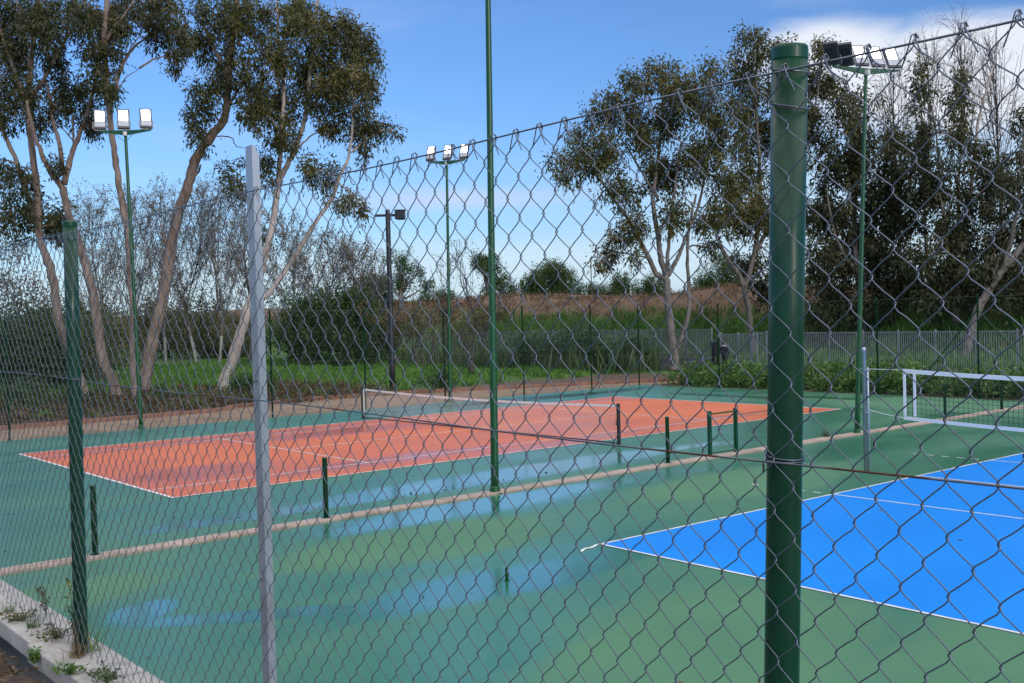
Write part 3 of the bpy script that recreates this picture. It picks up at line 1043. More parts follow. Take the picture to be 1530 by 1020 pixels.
# ------------------------------------------------------------------ NETS
def grid_net(mb, o, ex, ez, nx, nz, w, t=.0015, sag=None):
    """crossing cords; ex, ez: full extents as vectors"""
    o = np.array(o, float); ex = np.array(ex, float); ez = np.array(ez, float)
    ux = ex/np.linalg.norm(ex); uz = ez/np.linalg.norm(ez); nn_ = np.cross(ux, uz)

    def P_(s, q):
        p_ = o+ex*s+ez*q
        if sag is not None: p_ = p_-np.array([0, 0, sag*4*s*(1-s)*q])
        return p_
    for i in range(nx+1):
        s = i/nx; a = P_(s, 0); b2 = P_(s, 1)
        mb.tube([a, b2], w/2, 3, False)
    for j in range(nz+1):
        q = j/nz
        mb.tube([P_(s, q) for s in np.linspace(0, 1, 13)], w/2, 3, False)


NX = CL/2
tn = empty('tennis_net', (NX, CB/2, 0))
tag(tn, 'tennis net with a white top band across the red court', 'net')
ya, yb = -.914-CB/2, CB+.914-CB/2
for yv, mm in ((ya, 'black_paint'), (yb, 'black_paint')):
    m_ = MB(); m_.lathe((0, yv, 0), [(.05, 0), (.05, 1.05), (.054, 1.052), (.054, 1.085), (.03, 1.10)], 16)
    m_.build('post', M[mm], tn, smooth=False)
m_ = MB(); m_.tube([(-.045, ya, .55), (-.095, ya, .55)], .02, 10); m_.tube([(-.09, ya, .55), (-.09, ya, .68)], .008, 6); m_.build('winder', M['black_paint'], tn)
sagv = .10
mb = MB(); grid_net(mb, (0, ya+.07, .03), (0, yb-ya-.14, 0), (0, 0, 1.0), 270, 21, .0042, sag=sagv)
mb.build('netting', M['pale_cord'], tn)


def band(mb, pts, hgt, th):
    for a, b2 in zip(pts[:-1], pts[1:]):
        a = np.array(a); b2 = np.array(b2)
        v = []
        for q in (a, b2):
            for sx_ in (-th/2, th/2):
                for sz in (-hgt/2, hgt/2): v.append(q+np.array([sx_, 0, sz]))
        mb.add(v, [(0, 1, 3, 2), (4, 6, 7, 5), (0, 4, 5, 1), (2, 3, 7, 6), (0, 2, 6, 4), (1, 5, 7, 3)])


mb = MB(); band(mb, [(0, ya+.05+(yb-ya-.1)*s, 1.035-sagv*4*s*(1-s)) for s in np.linspace(0, 1, 15)], .062, .014)
mb.build('top_band', M['white_webbing'], tn)
mb = MB(); band(mb, [(0, ya+.05+(yb-ya-.1)*s, .035) for s in np.linspace(0, 1, 15)], .03, .01); mb.build('bottom_cord', M['black_paint'], tn)
mb = MB(); mb.box((0, yb-.075, .62), (.016, .05, .80)); mb.build('side_band', M['white_webbing'], tn)

vbx = 11.68
vnet = empty('volleyball_net', (vbx, -8.39, 0))
tag(vnet, 'volleyball net with white bands hung from a steel post by the blue court', 'net')
m_ = MB(); m_.lathe((-.03, 0, 0), [(.042, 0), (.042, 2.55), (.046, 2.552), (.046, 2.62), (.03, 2.63)], 20); m_.build('post', M['galvanised'], vnet, smooth=True)
m_ = MB(); m_.lathe((-.03, -.085, 0), [(.022, .02), (.022, 2.2), (.012, 2.21)], 12); m_.build('tension_bar', M['galvanised'], vnet, smooth=True)
for z_ in (1.25, 2.15):
    m_ = MB(); m_.box((-.03, -.05, z_), (.05, .14, .05)); m_.build('clamp', M['galvanised'], vnet, bevel=.006)
far = -10.6
yn0, yn1 = -.87, far+.4
mb = MB()
nh = 96
for i in range(nh+1):
    s = i/nh; sg = 4*s*(1-s)*.13
    y_ = yn0+(yn1-yn0)*s
    mb.tube([(0, y_, 1.20-sg), (0, y_, 2.13-sg)], .0045, 3, False)
for j in range(1, 9):
    mb.tube([(0, yn0+(yn1-yn0)*s, 1.20+j*.1035-4*s*(1-s)*.13) for s in np.linspace(0, 1, 19)], .0045, 3, False)
mb.build('netting', M['net_cord'], vnet)
mb = MB(); band(mb, [(0, yn0+(yn1-yn0)*s, 2.15-4*s*(1-s)*.13) for s in np.linspace(0, 1, 25)], .085, .012); mb.build('top_band', M['white_webbing'], vnet)
mb = MB(); band(mb, [(0, yn0+(yn1-yn0)*s, 1.19-4*s*(1-s)*.13) for s in np.linspace(0, 1, 25)], .07, .012); mb.build('bottom_band', M['white_webbing'], vnet)
for yb_ in (yn0-.03, yn0-.25):
    mb = MB(); mb.box((-.002, yb_, 1.665), (.02, .055, .86)); mb.build('side_band', M['white_webbing'], vnet)
mb = MB(); mb.tube([(-.03, .08, 2.18), (-.03, 0, 2.175), (0, yn0, 2.17)], .006, 6); mb.build('cord', M['white_webbing'], vnet)
mb = MB(); mb.tube([(-.03, .06, 1.36), (-.03, -.1, 1.32), (0, -.45, 1.24), (0, yn0, 1.19)], .006, 6)
mb.build('cord', M['white_webbing'], vnet)
m_ = MB(); m_.lathe((-.03, far-.4, 0), [(.042, 0), (.042, 2.55), (.046, 2.552), (.046, 2.62), (.03, 2.63)], 20); m_.build('post', M['galvanised'], vnet, smooth=True)

# ------------------------------------------------------------------ BOUNDARY FENCES
def link_panel(mb, a, b_, h, sp=.11, w=.0022):
    a = np.array(a, float); b_ = np.array(b_, float)
    L_ = np.linalg.norm(b_-a); d = (b_-a)/L_
    n = int((L_+h)/sp)
    for i in range(n):
        for sg in (1, -1):
            s0 = i*sp-h
            s1 = s0+h
            z0, z1 = 0., h
            lo, hi = s0, s1
            if lo < 0: z0 = -lo; lo = 0
            if hi > L_: z1 = h-(hi-L_); hi = L_
            if z1 <= z0: continue
            if sg > 0: p_, q_ = a+d*lo+np.array([0, 0, z0]), a+d*hi+np.array([0, 0, z1])
            else: p_, q_ = a+d*(L_-lo)+np.array([0, 0, z0]), a+d*(L_-hi)+np.array([0, 0, z1])
            mb.tube([p_, q_], w/2, 3, False)


def tall_fence(a, b_, posts, label, braces=(), h=3.95):
    a = np.array([*a, 0.]); b_ = np.array([*b_, 0.])
    L_ = np.linalg.norm(b_-a); d = (b_-a)/L_
    root = empty('boundary_fence', a)
    tag(root, label, 'fence', 'tall green wire fences behind the courts')
    for s in posts:
        q = d*s
        m_ = MB(); m_.lathe(q, [(.035, -.03), (.035, h+.02), (.04, h+.022), (.04, h+.05), (.02, h+.06)], 12)
        m_.build('post', M['green_paint'], root, smooth=True)
    for s0, s1 in braces:
        m_ = MB(); m_.tube([d*s0+np.array([0, 0, 3.3]), d*s1+np.array([0, 0, .05])], .024, 8); m_.build('brace', M['green_paint'], root)
    m_ = MB()
    off = np.array([-d[1], d[0], 0])*.04
    link_panel(m_, off, off+d*L_, h)
    m_.build('wire_mesh', M['far_wire'], root)
    for z_ in (.05, h*.5, h-.02):
        m_ = MB(); m_.tube([off*1.2+d*s+np.array([0, 0, z_]) for s in np.linspace(0, L_, 20)], .005, 5); m_.build('strand', M['far_wire'], root)
    return root


M['far_wire'] = simple('far_wire', (.05, .10, .06), .5, 0, .2, 3, 0)
tall_fence((-3.2, 15.22), (29.8, 15.22), [0, 4.1, 12.2-.06+1.1, 17.3, 21.4-.2+.05*0, 25.55, 29.75, 33.0],
           'tall green wire fence behind the tennis sideline along the sandy path', braces=((33, 30.2),))
tall_fence((29.86, 15.2), (29.86, -26), [4.9, 9.0, 12.9, 17.0, 20.6, 24.7, 28.8, 32.9, 37, 41.1],
           'tall green wire fence across the far end of both courts', braces=((.05, 3.4), (17.0, 14.2), (17.0, 19.9)), h=3.8)

# palisade fence with gate beyond
M['palisade'] = simple('palisade', (.30, .31, .34), .5, .5, .2, 3, .05)


def palisade(y0_, y1_, z0, z1, label, group=None, name='palisade_fence', x=41.0, sp=.115, posts=2.0, mm='palisade', kind='fence'):
    root = empty(name, (x, y0_, 0))
    tag(root, label, kind, group)
    n = int(abs(y1_-y0_)/sp); sg = 1 if y1_ > y0_ else -1
    mb = MB()
    for i in range(n+1):
        mb.box((0, sg*i*sp, (z0+z1)/2), (.010, .038, z1-z0-.06))
    mb.build('pale_panel', M[mm], root)
    for z_ in (z0+.04, z1-.04):
        m_ = MB(); m_.box((-.012, (y1_-y0_)/2, z_), (.012, abs(y1_-y0_), .045)); m_.build('rail', M[mm], root)
    k_ = 0
    while k_*posts <= abs(y1_-y0_)+.01:
        m_ = MB(); m_.box((.05, sg*k_*posts, z1/2+.02), (.07, .07, z1+.1)); m_.build('post', M[mm], root, bevel=.005); k_ += 1
    return root


palisade(13.9, -14, .34, 2.26, 'long grey metal bar fence behind the shrubs on the right', 'grey bar fences beyond the courts')
palisade(19.9, 52, .72, 2.50, 'grey metal bar fence on a concrete wall behind the tall gum trunk', 'grey bar fences beyond the courts')
gt = palisade(16.6, 19.2, .06, 2.22, 'grey metal bar gate where a dark clothed person stands', None, 'metal_gate', 40.95, .11, 1.3, kind='gate')
m_ = MB(); m_.box((-.01, .55-.2, 1.1), (.03, .16, 2.1)); m_.build('jamb_sheet', simple('jamb_grey', (.22, .24, .29), .5, .4), gt)
palisade(13.95, 16.5, .42, 2.28, 'short section of grey bars right of the gate', 'grey bar fences beyond the courts', 'palisade_fence')
cw = empty('concrete_wall', (41.0, 36, 0)); tag(cw, 'low grey concrete wall under the bar fence by the gum trunk', 'wall')
m_ = MB(); m_.box((0, 0, .33), (.2, 32.4, .72)); m_.build('wall_face', M['old_concrete'], cw)
m_ = MB(); m_.box((0, 0, .705), (.24, 32.4, .03)); m_.build('coping', M['old_concrete'], cw)
cw = empty('concrete_wall', (41.02, 1.0, 0)); tag(cw, 'low grey concrete wall under the long bar fence behind the shrubs', 'wall')
m_ = MB(); m_.box((0, 0, .13), (.2, 31, .34)); m_.build('wall_face', M['old_concrete'], cw)
m_ = MB(); m_.box((0, 0, .315), (.24, 31, .03)); m_.build('coping', M['old_concrete'], cw)
gp = empty('gate_pillar', (40.85, 19.52, 0)); tag(gp, 'dark square pillar at the left side of the metal gate', 'pillar')
m_ = MB(); m_.box((0, 0, .85), (.3, .3, 1.7)); m_.build('shaft', M['dark_steel'], gp, bevel=.02)
m_ = MB(); m_.box((0, 0, 1.73), (.36, .36, .06)); m_.build('cap', M['dark_steel'], gp, bevel=.01)


# ------------------------------------------------------------------ PERSON at the gate, seen from behind
def skin_mesh(chains, name, mats, pick, parent):
    """chains: list of [(x, y, z, r)...]; the first vertex of each later chain is welded to the nearest earlier vertex"""
    me = D.meshes.new(name+'_cage'); vs = []; es = []; rs = []
    for ci, ch in enumerate(chains):
        prev = None
        for k_, (x, y_, z_, r) in enumerate(ch):
            if ci and k_ == 0:
                prev = min(range(len(vs)), key=lambda i: (vs[i][0]-x)**2+(vs[i][1]-y_)**2+(vs[i][2]-z_)**2)
                continue
            vs.append((x, y_, z_)); rs.append(r)
            if prev is not None: es.append((prev, len(vs)-1))
            prev = len(vs)-1
    me.from_pydata(vs, es, [])
    ob = D.objects.new(name+'_cage', me); col.objects.link(ob)
    mod = ob.modifiers.new('skin', 'SKIN'); mod.use_smooth_shade = True
    for i, sv in enumerate(me.skin_vertices[0].data):
        sv.radius = (rs[i], rs[i]); sv.use_root = (i == 0)
    s = ob.modifiers.new('sub', 'SUBSURF'); s.levels = 2; s.render_levels = 2
    dg = bpy.context.evaluated_depsgraph_get()
    out = D.meshes.new_from_object(ob.evaluated_get(dg))
    D.objects.remove(ob); out.name = name
    out.materials.clear()
    for mm in mats: out.materials.append(mm)
    for p_ in out.polygons:
        p_.material_index = pick(p_.center); p_.use_smooth = True
    o = D.objects.new(name, out); col.objects.link(o)
    if parent is not None: o.parent = parent
    return o


M['skin'] = simple('skin', (.42, .25, .18), .5, 0, .1, 20, 0)
M['jacket'] = simple('jacket', (.016, .017, .035), .7, 0, .4, 14, .1)
M['trousers'] = simple('trousers', (.012, .014, .024), .75, 0, .4, 12, .1)
M['shoe'] = simple('shoe', (.02, .02, .02), .5, 0, .3, 20, 0)
M['hair_dark'] = simple('hair_dark', (.02, .015, .012), .6, 0, .3, 60, .2)
# local frame: faces +x (towards the gate)
body = [[(0, 0, .94, .135), (.01, 0, 1.08, .14), (.015, 0, 1.25, .155), (.0, 0, 1.40, .13), (.0, 0, 1.475, .075), (.02, 0, 1.53, .058), (.035, 0, 1.60, .082), (.04, 0, 1.665, .098), (.03, 0, 1.715, .075)]]
for s in (-1, 1):
    body.append([(0, 0, .94, .1), (.0, s*.10, .88, .105), (.03, s*.115, .50, .065), (.0, s*.12, .30, .062), (-.02, s*.125, .085, .042), (.03, s*.13, .045, .045), (.13, s*.14, .035, .035)])
    body.append([(0, 0, 1.40, .1), (-.01, s*.17, 1.385, .072), (-.03, s*.245, 1.25, .055), (-.02, s*.275, 1.10, .047), (.14, s*.235, 1.02, .042), (.245, s*.17, 1.03, .032), (.30, s*.145, 1.035, .030)])
    for k_ in range(4):
        yy_ = s*(.165-.018*k_)
        body.append([(.30, s*.145, 1.035, .02), (.325, yy_, 1.05-.012*k_, .010), (.36+.006*(k_ in (1, 2)), yy_*.98, 1.045-.012*k_, .009), (.375, yy_*.95, 1.02-.012*k_, .008), (.360, yy_*.93, 1.0-.012*k_, .007)])
    body.append([(.245, s*.17, 1.03, .02), (.27, s*.13, 1.05, .011), (.305, s*.105, 1.06, .009), (.325, s*.10, 1.055, .008)])


def pick(c):
    if c.z > 1.50: return 0
    if c.z < .09: return 3
    if abs(c.y) < .24 and c.x > .235 and c.z > .95: return 0
    return 1 if c.z > .86 else 2


per = skin_mesh(body, 'person', [M['skin'], M['jacket'], M['trousers'], M['shoe']], pick, None)
tag(per, 'person in dark jacket and trousers facing the metal gate', 'person')
per.location = (40.35, 18.42, 0)
per.scale = (1.03, 1.08, 1.03)
mb = MB(); mb.lathe((.028, 0, 1.60), [(.112, .035), (.113, .07), (.105, .12), (.075, .155), (.02, .168)], 18); mb.box((.15, 0, 1.648), (.11, .14, .012)); mb.build('cap', M['jacket'], per, smooth=False)
mb = MB(); mb.lathe((.022, 0, 1.535), [(.075, 0), (.098, .04), (.108, .09), (.108, .10)], 16); mb.build('hair', M['hair_dark'], per, smooth=True)
mb = MB(); mb.lathe((.0, 0, 1.445), [(.155, 0), (.135, .035), (.095, .06), (.085, .075)], 18); mb.build('collar', simple('grey_collar', (.32, .31, .32), .8), per, smooth=True)
for s in (-1, 1):
    mb = MB(); mb.lathe((.04, s*.098, 1.60), [(.008, -.03), (.016, -.015), (.018, .012), (.008, .03)], 8); mb.build('ear', M['skin'], per, smooth=True)
mb = MB(); mb.tube([(.130, 0, 1.645), (.150, 0, 1.612), (.142, 0, 1.598)], np.array([.010, .018, .010]), 8); mb.build('nose', M['skin'], per, smooth=True)

# ------------------------------------------------------------------ SMALL THINGS LYING ABOUT
root = empty('peg', (.45, -10.05, 0)); tag(root, 'small green peg standing alone in the damp patch of the near court', 'peg')
m_ = MB(); m_.lathe((0, 0, 0), [(.022, 0), (.022, .16), (.018, .175), (.006, .18)], 12); m_.build('stem', M['mast_paint'], root, smooth=True)
m_ = MB(); m_.lathe((0, 0, 0), [(.045, 0), (.045, .008), (.024, .012)], 12); m_.build('foot', M['mast_paint'], root)
m_ = MB(); pts = smooth_path([(2.30, -9.52, .006), (2.45, -9.44, .012), (2.60, -9.42, .005), (2.78, -9.36, .010)], 5)
for a, b2 in zip(pts[:-1], pts[1:]):
    d = unit(b2-a); n_ = np.array([-d[1], d[0], 0])*.02
    m_.add([a-n_, b2-n_, b2+n_, a+n_, a-n_-[0, 0, .003], b2-n_-[0, 0, .003], b2+n_-[0, 0, .003], a+n_-[0, 0, .003]], [(0, 1, 2, 3), (7, 6, 5, 4), (0, 4, 5, 1), (3, 2, 6, 7)])
o = m_.build('tape_scrap', M['white_webbing']); tag(o, 'scrap of white tape lying beside the corner of the blue court', 'scrap')
nl = 420
xs_ = np.concatenate([rng.uniform(-5, 29, nl//2), rng.normal(2.5, 2.5, nl//4), rng.uniform(0, 29, nl//4)]); ys_ = np.concatenate([rng.uniform(-16, 14.5, nl//2), -3.35+rng.normal(size=nl//4)*.22, 14.3+rng.normal(size=nl//4)*.35])
Pq = np.stack([np.clip(xs_, -6.8, 29.5), np.clip(ys_, -18, 15), np.full(len(xs_), .012)], 1)
V = leaf_quads(Pq, unit(rng.normal(size=(len(Pq), 3))*np.array([1, 1, .06])), .075, .022)
o = quads_mesh('fallen_leaves', V, M['brown_leaf'], rng.random(len(V))); tag(o, 'few fallen leaves and bits scattered over the courts', 'leaf litter', kind='stuff')

#TREES
# ------------------------------------------------------------------ TREES
GL = 'gum trees between the path and the park'
gb, pb = M['gum_bark'], M['pale_bark']
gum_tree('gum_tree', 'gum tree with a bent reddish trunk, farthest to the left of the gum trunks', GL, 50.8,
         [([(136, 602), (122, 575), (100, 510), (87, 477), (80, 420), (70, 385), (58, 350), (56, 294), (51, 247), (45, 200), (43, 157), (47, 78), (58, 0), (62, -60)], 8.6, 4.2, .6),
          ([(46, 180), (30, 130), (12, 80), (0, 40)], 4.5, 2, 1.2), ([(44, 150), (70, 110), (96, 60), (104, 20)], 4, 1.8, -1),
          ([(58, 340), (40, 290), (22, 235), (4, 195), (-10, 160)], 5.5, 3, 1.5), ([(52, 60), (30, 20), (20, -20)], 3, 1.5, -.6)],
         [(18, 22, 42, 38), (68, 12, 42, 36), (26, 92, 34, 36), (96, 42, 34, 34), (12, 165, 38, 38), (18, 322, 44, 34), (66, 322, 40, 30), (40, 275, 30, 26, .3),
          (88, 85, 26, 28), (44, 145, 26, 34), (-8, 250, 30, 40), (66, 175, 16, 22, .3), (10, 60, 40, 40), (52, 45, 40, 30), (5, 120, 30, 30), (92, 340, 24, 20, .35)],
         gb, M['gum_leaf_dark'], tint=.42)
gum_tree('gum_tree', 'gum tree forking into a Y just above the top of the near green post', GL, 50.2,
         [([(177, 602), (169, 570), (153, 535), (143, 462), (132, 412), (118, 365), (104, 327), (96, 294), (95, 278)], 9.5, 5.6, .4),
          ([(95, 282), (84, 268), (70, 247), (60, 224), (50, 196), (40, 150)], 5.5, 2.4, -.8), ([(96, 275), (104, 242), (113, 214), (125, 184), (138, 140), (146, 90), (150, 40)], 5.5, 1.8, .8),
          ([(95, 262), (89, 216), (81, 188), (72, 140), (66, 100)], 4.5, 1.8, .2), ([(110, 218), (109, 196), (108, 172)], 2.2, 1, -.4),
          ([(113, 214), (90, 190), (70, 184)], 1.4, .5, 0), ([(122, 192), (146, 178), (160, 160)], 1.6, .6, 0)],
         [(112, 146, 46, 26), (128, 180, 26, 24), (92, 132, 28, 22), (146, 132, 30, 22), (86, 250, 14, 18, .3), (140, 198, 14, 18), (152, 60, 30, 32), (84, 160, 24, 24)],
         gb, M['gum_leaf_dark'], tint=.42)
gum_tree('gum_tree', 'tall leaning gum tree right beside the mast with three lamps', GL, 49.2,
         [([(206, 606), (202, 575), (199, 540), (200, 467), (195, 412), (191, 346), (181, 294), (174, 247), (166, 195), (157, 98), (156, 50), (160, 0), (164, -60)], 7, 4, -.5),
          ([(168, 150), (180, 105), (194, 78), (210, 62), (228, 45)], 3.4, 1.2, .8), ([(168, 122), (184, 92), (200, 66), (222, 30)], 1.8, .8, .4),
          ([(157, 90), (140, 60), (132, 20)], 3, 1.4, -.5), ([(165, 150), (186, 118), (208, 102)], 1.3, .5, 0), ([(158, 60), (180, 30), (200, 0)], 3, 1.2, .5)],
         [(152, 34, 30, 32), (180, 14, 36, 22), (142, 74, 24, 24), (228, 40, 26, 26), (252, 44, 32, 36), (266, 84, 22, 28), (250, 12, 30, 20), (218, 10, 30, 22), (275, 60, 18, 28), (176, 40, 22, 24),
          (160, 85, 18, 26), (165, 130, 15, 22), (125, 24, 26, 34)],
         gb, M['gum_leaf_dark'], tint=.46)
gum_tree('gum_tree', 'gum tree with a thick pinkish leaning trunk showing knots', GL, 53.4,
         [([(210, 596), (219, 552), (226, 514), (238, 467), (247, 424), (256, 365), (266, 318), (280, 282), (289, 247), (300, 225), (318, 200), (334, 180), (340, 150), (341, 118), (345, 78), (353, 0), (356, -50)], 11.5, 5, .8),
          ([(336, 170), (352, 140), (372, 110)], 3, 1.4, .6), ([(330, 184), (318, 170), (298, 165)], 2.4, 1, -.6), ([(341, 120), (318, 70), (300, 30)], 3.2, 1.4, -.8),
          ([(322, 203), (345, 205), (353, 218), (368, 220)], 1.2, .5, .2), ([(291, 262), (296, 256), (300, 246)], 2.8, 1.4, -.4), ([(253, 372), (244, 352), (240, 330)], 2.2, 1, -.2)],
         [(312, 18, 40, 28), (350, 50, 36, 38), (302, 148, 26, 30), (326, 122, 28, 32), (370, 112, 30, 34), (286, 178, 17, 20), (354, 15, 40, 24), (310, 60, 26, 30), (330, 85, 28, 26), (376, 165, 24, 30), (300, 196, 20, 22, .35)],
         gb, M['gum_leaf'], tint=.42)
gum_tree('gum_tree', 'white barked gum tree leaning right with a broad brownish crown', GL, 53.9,
         [([(328, 592), (338, 560), (353, 518), (369, 465), (384, 425), (392, 396)], 10.5, 7.5, .2),
          ([(391, 400), (398, 370), (408, 333), (416, 275), (428, 248), (439, 227), (450, 196), (456, 172), (461, 130), (467, 78), (475, 0), (478, -40)], 6.5, 2.4, .9),
          ([(416, 278), (418, 240), (420, 196), (424, 129), (416, 78), (414, 0)], 4.6, 1.8, -.9),
          ([(384, 428), (396, 443), (431, 398), (450, 368), (470, 335), (494, 300), (504, 272), (516, 246), (522, 231), (526, 190), (528, 150)], 5.2, 1.6, -1.2),
          ([(456, 172), (480, 140), (500, 110)], 2.4, 1, .6), ([(440, 226), (462, 205), (485, 190)], 2, .8, .3), ([(408, 333), (396, 318), (384, 312)], 1.6, .7, -.3),
          ([(505, 272), (530, 296), (540, 310)], 1.5, .6, -.2), ([(420, 200), (400, 168), (386, 140)], 2, .8, .3), ([(523, 228), (545, 210), (566, 196)], 1.6, .6, .2)],
         [(398, 26, 42, 32), (446, 18, 38, 26), (430, 66, 38, 36), (496, 58, 46, 42), (540, 66, 28, 36), (488, 108, 40, 36), (526, 118, 36, 32), (540, 160, 30, 26), (562, 192, 32, 19), (588, 197, 16, 11), (536, 190, 22, 18), (556, 130, 20, 22), (500, 188, 26, 26),
          (420, 156, 36, 36), (384, 150, 26, 40), (430, 204, 24, 26), (350, 264, 22, 26), (398, 250, 22, 26), (470, 252, 32, 22), (520, 302, 28, 16), (540, 222, 20, 20), (478, 146, 30, 28), (402, 100, 34, 38),
          (358, 292, 16, 20), (462, 35, 40, 30), (516, 36, 30, 24), (500, 150, 28, 28), (548, 95, 24, 28), (484, 275, 16, 14), (410, 205, 18, 22), (402, 352, 12, 16), (544, 320, 12, 10), (452, 120, 24, 40)],
         pb, M['gum_leaf'], tint=.5, density=1.05)

GR = 'gum trees by the bar fence'
gum_tree('gum_tree', 'tall gum tree with forked trunk standing before the concrete wall', GR, 63.8,
         [([(1009, 553), (1008, 535), (1003, 500), (1001, 478), (998, 450), (997, 430), (995, 412)], 8.2, 6.0, .2),
          ([(1011, 520), (1018, 506), (1029, 466), (1029, 419), (1027, 388), (1030, 340), (1040, 290)], 5, 1.8, .8),
          ([(994, 416), (980, 408), (966, 379), (956, 360), (940, 330), (922, 305), (905, 280), (892, 262)], 5, 1.6, -.6),
          ([(995, 412), (987, 383), (984, 355), (976, 300), (983, 240), (988, 190), (990, 140)], 5.5, 1.8, .4), ([(998, 412), (1008, 394), (1017, 375), (1027, 350), (1045, 300), (1056, 240), (1062, 190)], 4.4, 1.5, 1),
          ([(996, 405), (1000, 360), (1004, 310), (1012, 260), (1018, 210)], 3.6, 1.4, -.8), ([(970, 385), (945, 380), (920, 376)], 1.8, .7, -.3), ([(985, 300), (955, 250), (930, 210), (905, 185)], 2.2, .8, .4)],
         [(985, 116, 36, 30), (946, 122, 22, 22), (902, 166, 30, 30), (862, 212, 26, 22), (852, 256, 26, 18), (902, 228, 34, 30), (950, 186, 36, 36), (1000, 176, 38, 38), (1038, 146, 34, 38), (1066, 112, 26, 24),
          (926, 284, 32, 26), (984, 256, 36, 36), (1038, 236, 36, 42), (908, 382, 16, 20), (930, 352, 22, 20), (960, 338, 24, 24), (1006, 322, 30, 26), (1056, 328, 28, 24), (1082, 268, 22, 32), (836, 236, 16, 16),
          (1078, 176, 30, 32), (935, 150, 22, 20), (880, 245, 24, 20), (970, 215, 26, 24), (1010, 130, 24, 24), (1075, 214, 28, 28), (896, 395, 12, 10), (946, 385, 14, 12), (1062, 372, 20, 14, .3)],
         M['grey_bark'], M['gum_leaf'], n_per=66, sub_r=.58, ln=.31, wd=.095, tint=.5, density=1.4)
gum_tree('gum_tree', 'gum tree with a pale slanting trunk, half hidden by the thick near post', GR, 72,
         [([(1128, 560), (1127, 520), (1122, 496), (1118, 457), (1106, 414), (1092, 394), (1079, 372), (1070, 345)], 6.5, 3, .3),
          ([(1112, 430), (1122, 400), (1132, 350), (1136, 280), (1132, 200), (1130, 120), (1132, 70)], 5, 1.5, .8),
          ([(1126, 380), (1160, 320), (1190, 250), (1215, 170), (1228, 100)], 4, 1.4, .6), ([(1134, 310), (1110, 270), (1095, 230)], 2.2, .8, -.6), ([(1180, 280), (1220, 240), (1250, 200)], 2, .8, .4)],
         [(1130, 68, 30, 24), (1108, 96, 24, 20), (1128, 128, 40, 38), (1178, 88, 26, 26), (1228, 78, 25, 24), (1212, 112, 36, 32), (1242, 126, 22, 24), (1130, 198, 42, 44), (1108, 256, 36, 38), (1100, 326, 34, 34),
          (1216, 196, 34, 42), (1236, 252, 26, 34), (1130, 316, 34, 46), (1130, 398, 30, 30), (1232, 332, 32, 44), (1180, 160, 34, 34), (1180, 240, 34, 40), (1180, 330, 34, 40), (1150, 430, 26, 30, .3), (1108, 165, 24, 26),
          (1255, 165, 16, 24), (1085, 300, 20, 22)],
         M['grey_bark'], M['gum_leaf'], n_per=66, sub_r=.62, ln=.34, wd=.105, tint=.48, density=1.25)
gum_tree('gum_tree', 'dense dark gum tree just right of the thick post, behind the thin green mast', GR, 70,
         [([(1292, 560), (1290, 500), (1286, 440), (1278, 380), (1276, 320), (1282, 250), (1285, 180)], 8, 2, .3), ([(1284, 430), (1310, 380), (1330, 320), (1345, 250), (1350, 190)], 4.4, 1.4, .8),
          ([(1282, 410), (1256, 370), (1240, 320), (1236, 280)], 3.6, 1.2, -.7), ([(1290, 480), (1320, 455), (1350, 440)], 3, 1, .4)],
         [(1276, 166, 24, 34), (1290, 210, 32, 36), (1266, 240, 30, 40), (1296, 262, 38, 44), (1344, 256, 26, 40), (1260, 328, 46, 44), (1320, 320, 44, 44), (1260, 400, 46, 40), (1326, 398, 48, 44), (1250, 455, 44, 30, .35),
          (1310, 460, 52, 32, .3), (1360, 430, 40, 44, .3), (1300, 360, 40, 40), (1352, 330, 30, 46), (1222, 400, 30, 40, .35), (1225, 462, 26, 30, .3), (1338, 210, 20, 30)],
         M['grey_bark'], M['gum_leaf_dark'], n_per=74, sub_r=.64, ln=.36, wd=.115, tint=.42, density=1.2)
gum_tree('gum_tree', 'dark gum tree with a pale upright trunk dividing among bare boughs', GR, 66,
         [([(1430, 560), (1429, 500), (1427, 440), (1425, 405), (1424, 384)], 7.5, 5.6, .2),
          ([(1424, 388), (1430, 365), (1438, 350), (1447, 312), (1452, 268), (1457, 223), (1462, 182), (1472, 140), (1484, 98), (1492, 60)], 4.6, 1.2, .5),
          ([(1424, 392), (1420, 362), (1412, 330), (1404, 290), (1402, 240), (1398, 190)], 4, 1.2, -.6), ([(1432, 376), (1442, 372), (1458, 345), (1478, 330), (1500, 322)], 2.8, .9, -.5),
          ([(1436, 378), (1452, 360), (1480, 352), (1510, 350)], 2.4, .8, .6), ([(1412, 330), (1430, 280), (1436, 230)], 2, .7, .4), ([(1455, 240), (1480, 215), (1500, 190)], 1.8, .6, .3)],
         [(1376, 206, 20, 46), (1372, 150, 14, 36), (1374, 270, 30, 40), (1424, 196, 24, 36), (1430, 140, 17, 30), (1400, 300, 34, 36), (1396, 380, 44, 40), (1450, 430, 44, 34, .32), (1416, 420, 44, 36, .32), (1400, 452, 46, 26, .28),
          (1482, 262, 26, 24), (1478, 312, 22, 22), (1484, 366, 26, 24), (1414, 246, 26, 34), (1434, 108, 10, 20), (1372, 105, 8, 20), (1480, 440, 40, 34, .3), (1448, 330, 32, 38), (1452, 388, 34, 32), (1474, 284, 26, 30), (1502, 268, 22, 28), (1420, 335, 32, 38), (1464, 226, 20, 28), (1490, 400, 28, 30), (1448, 276, 22, 28)],
         pb, M['gum_leaf_dark'], n_per=70, sub_r=.58, ln=.33, wd=.105, tint=.42)
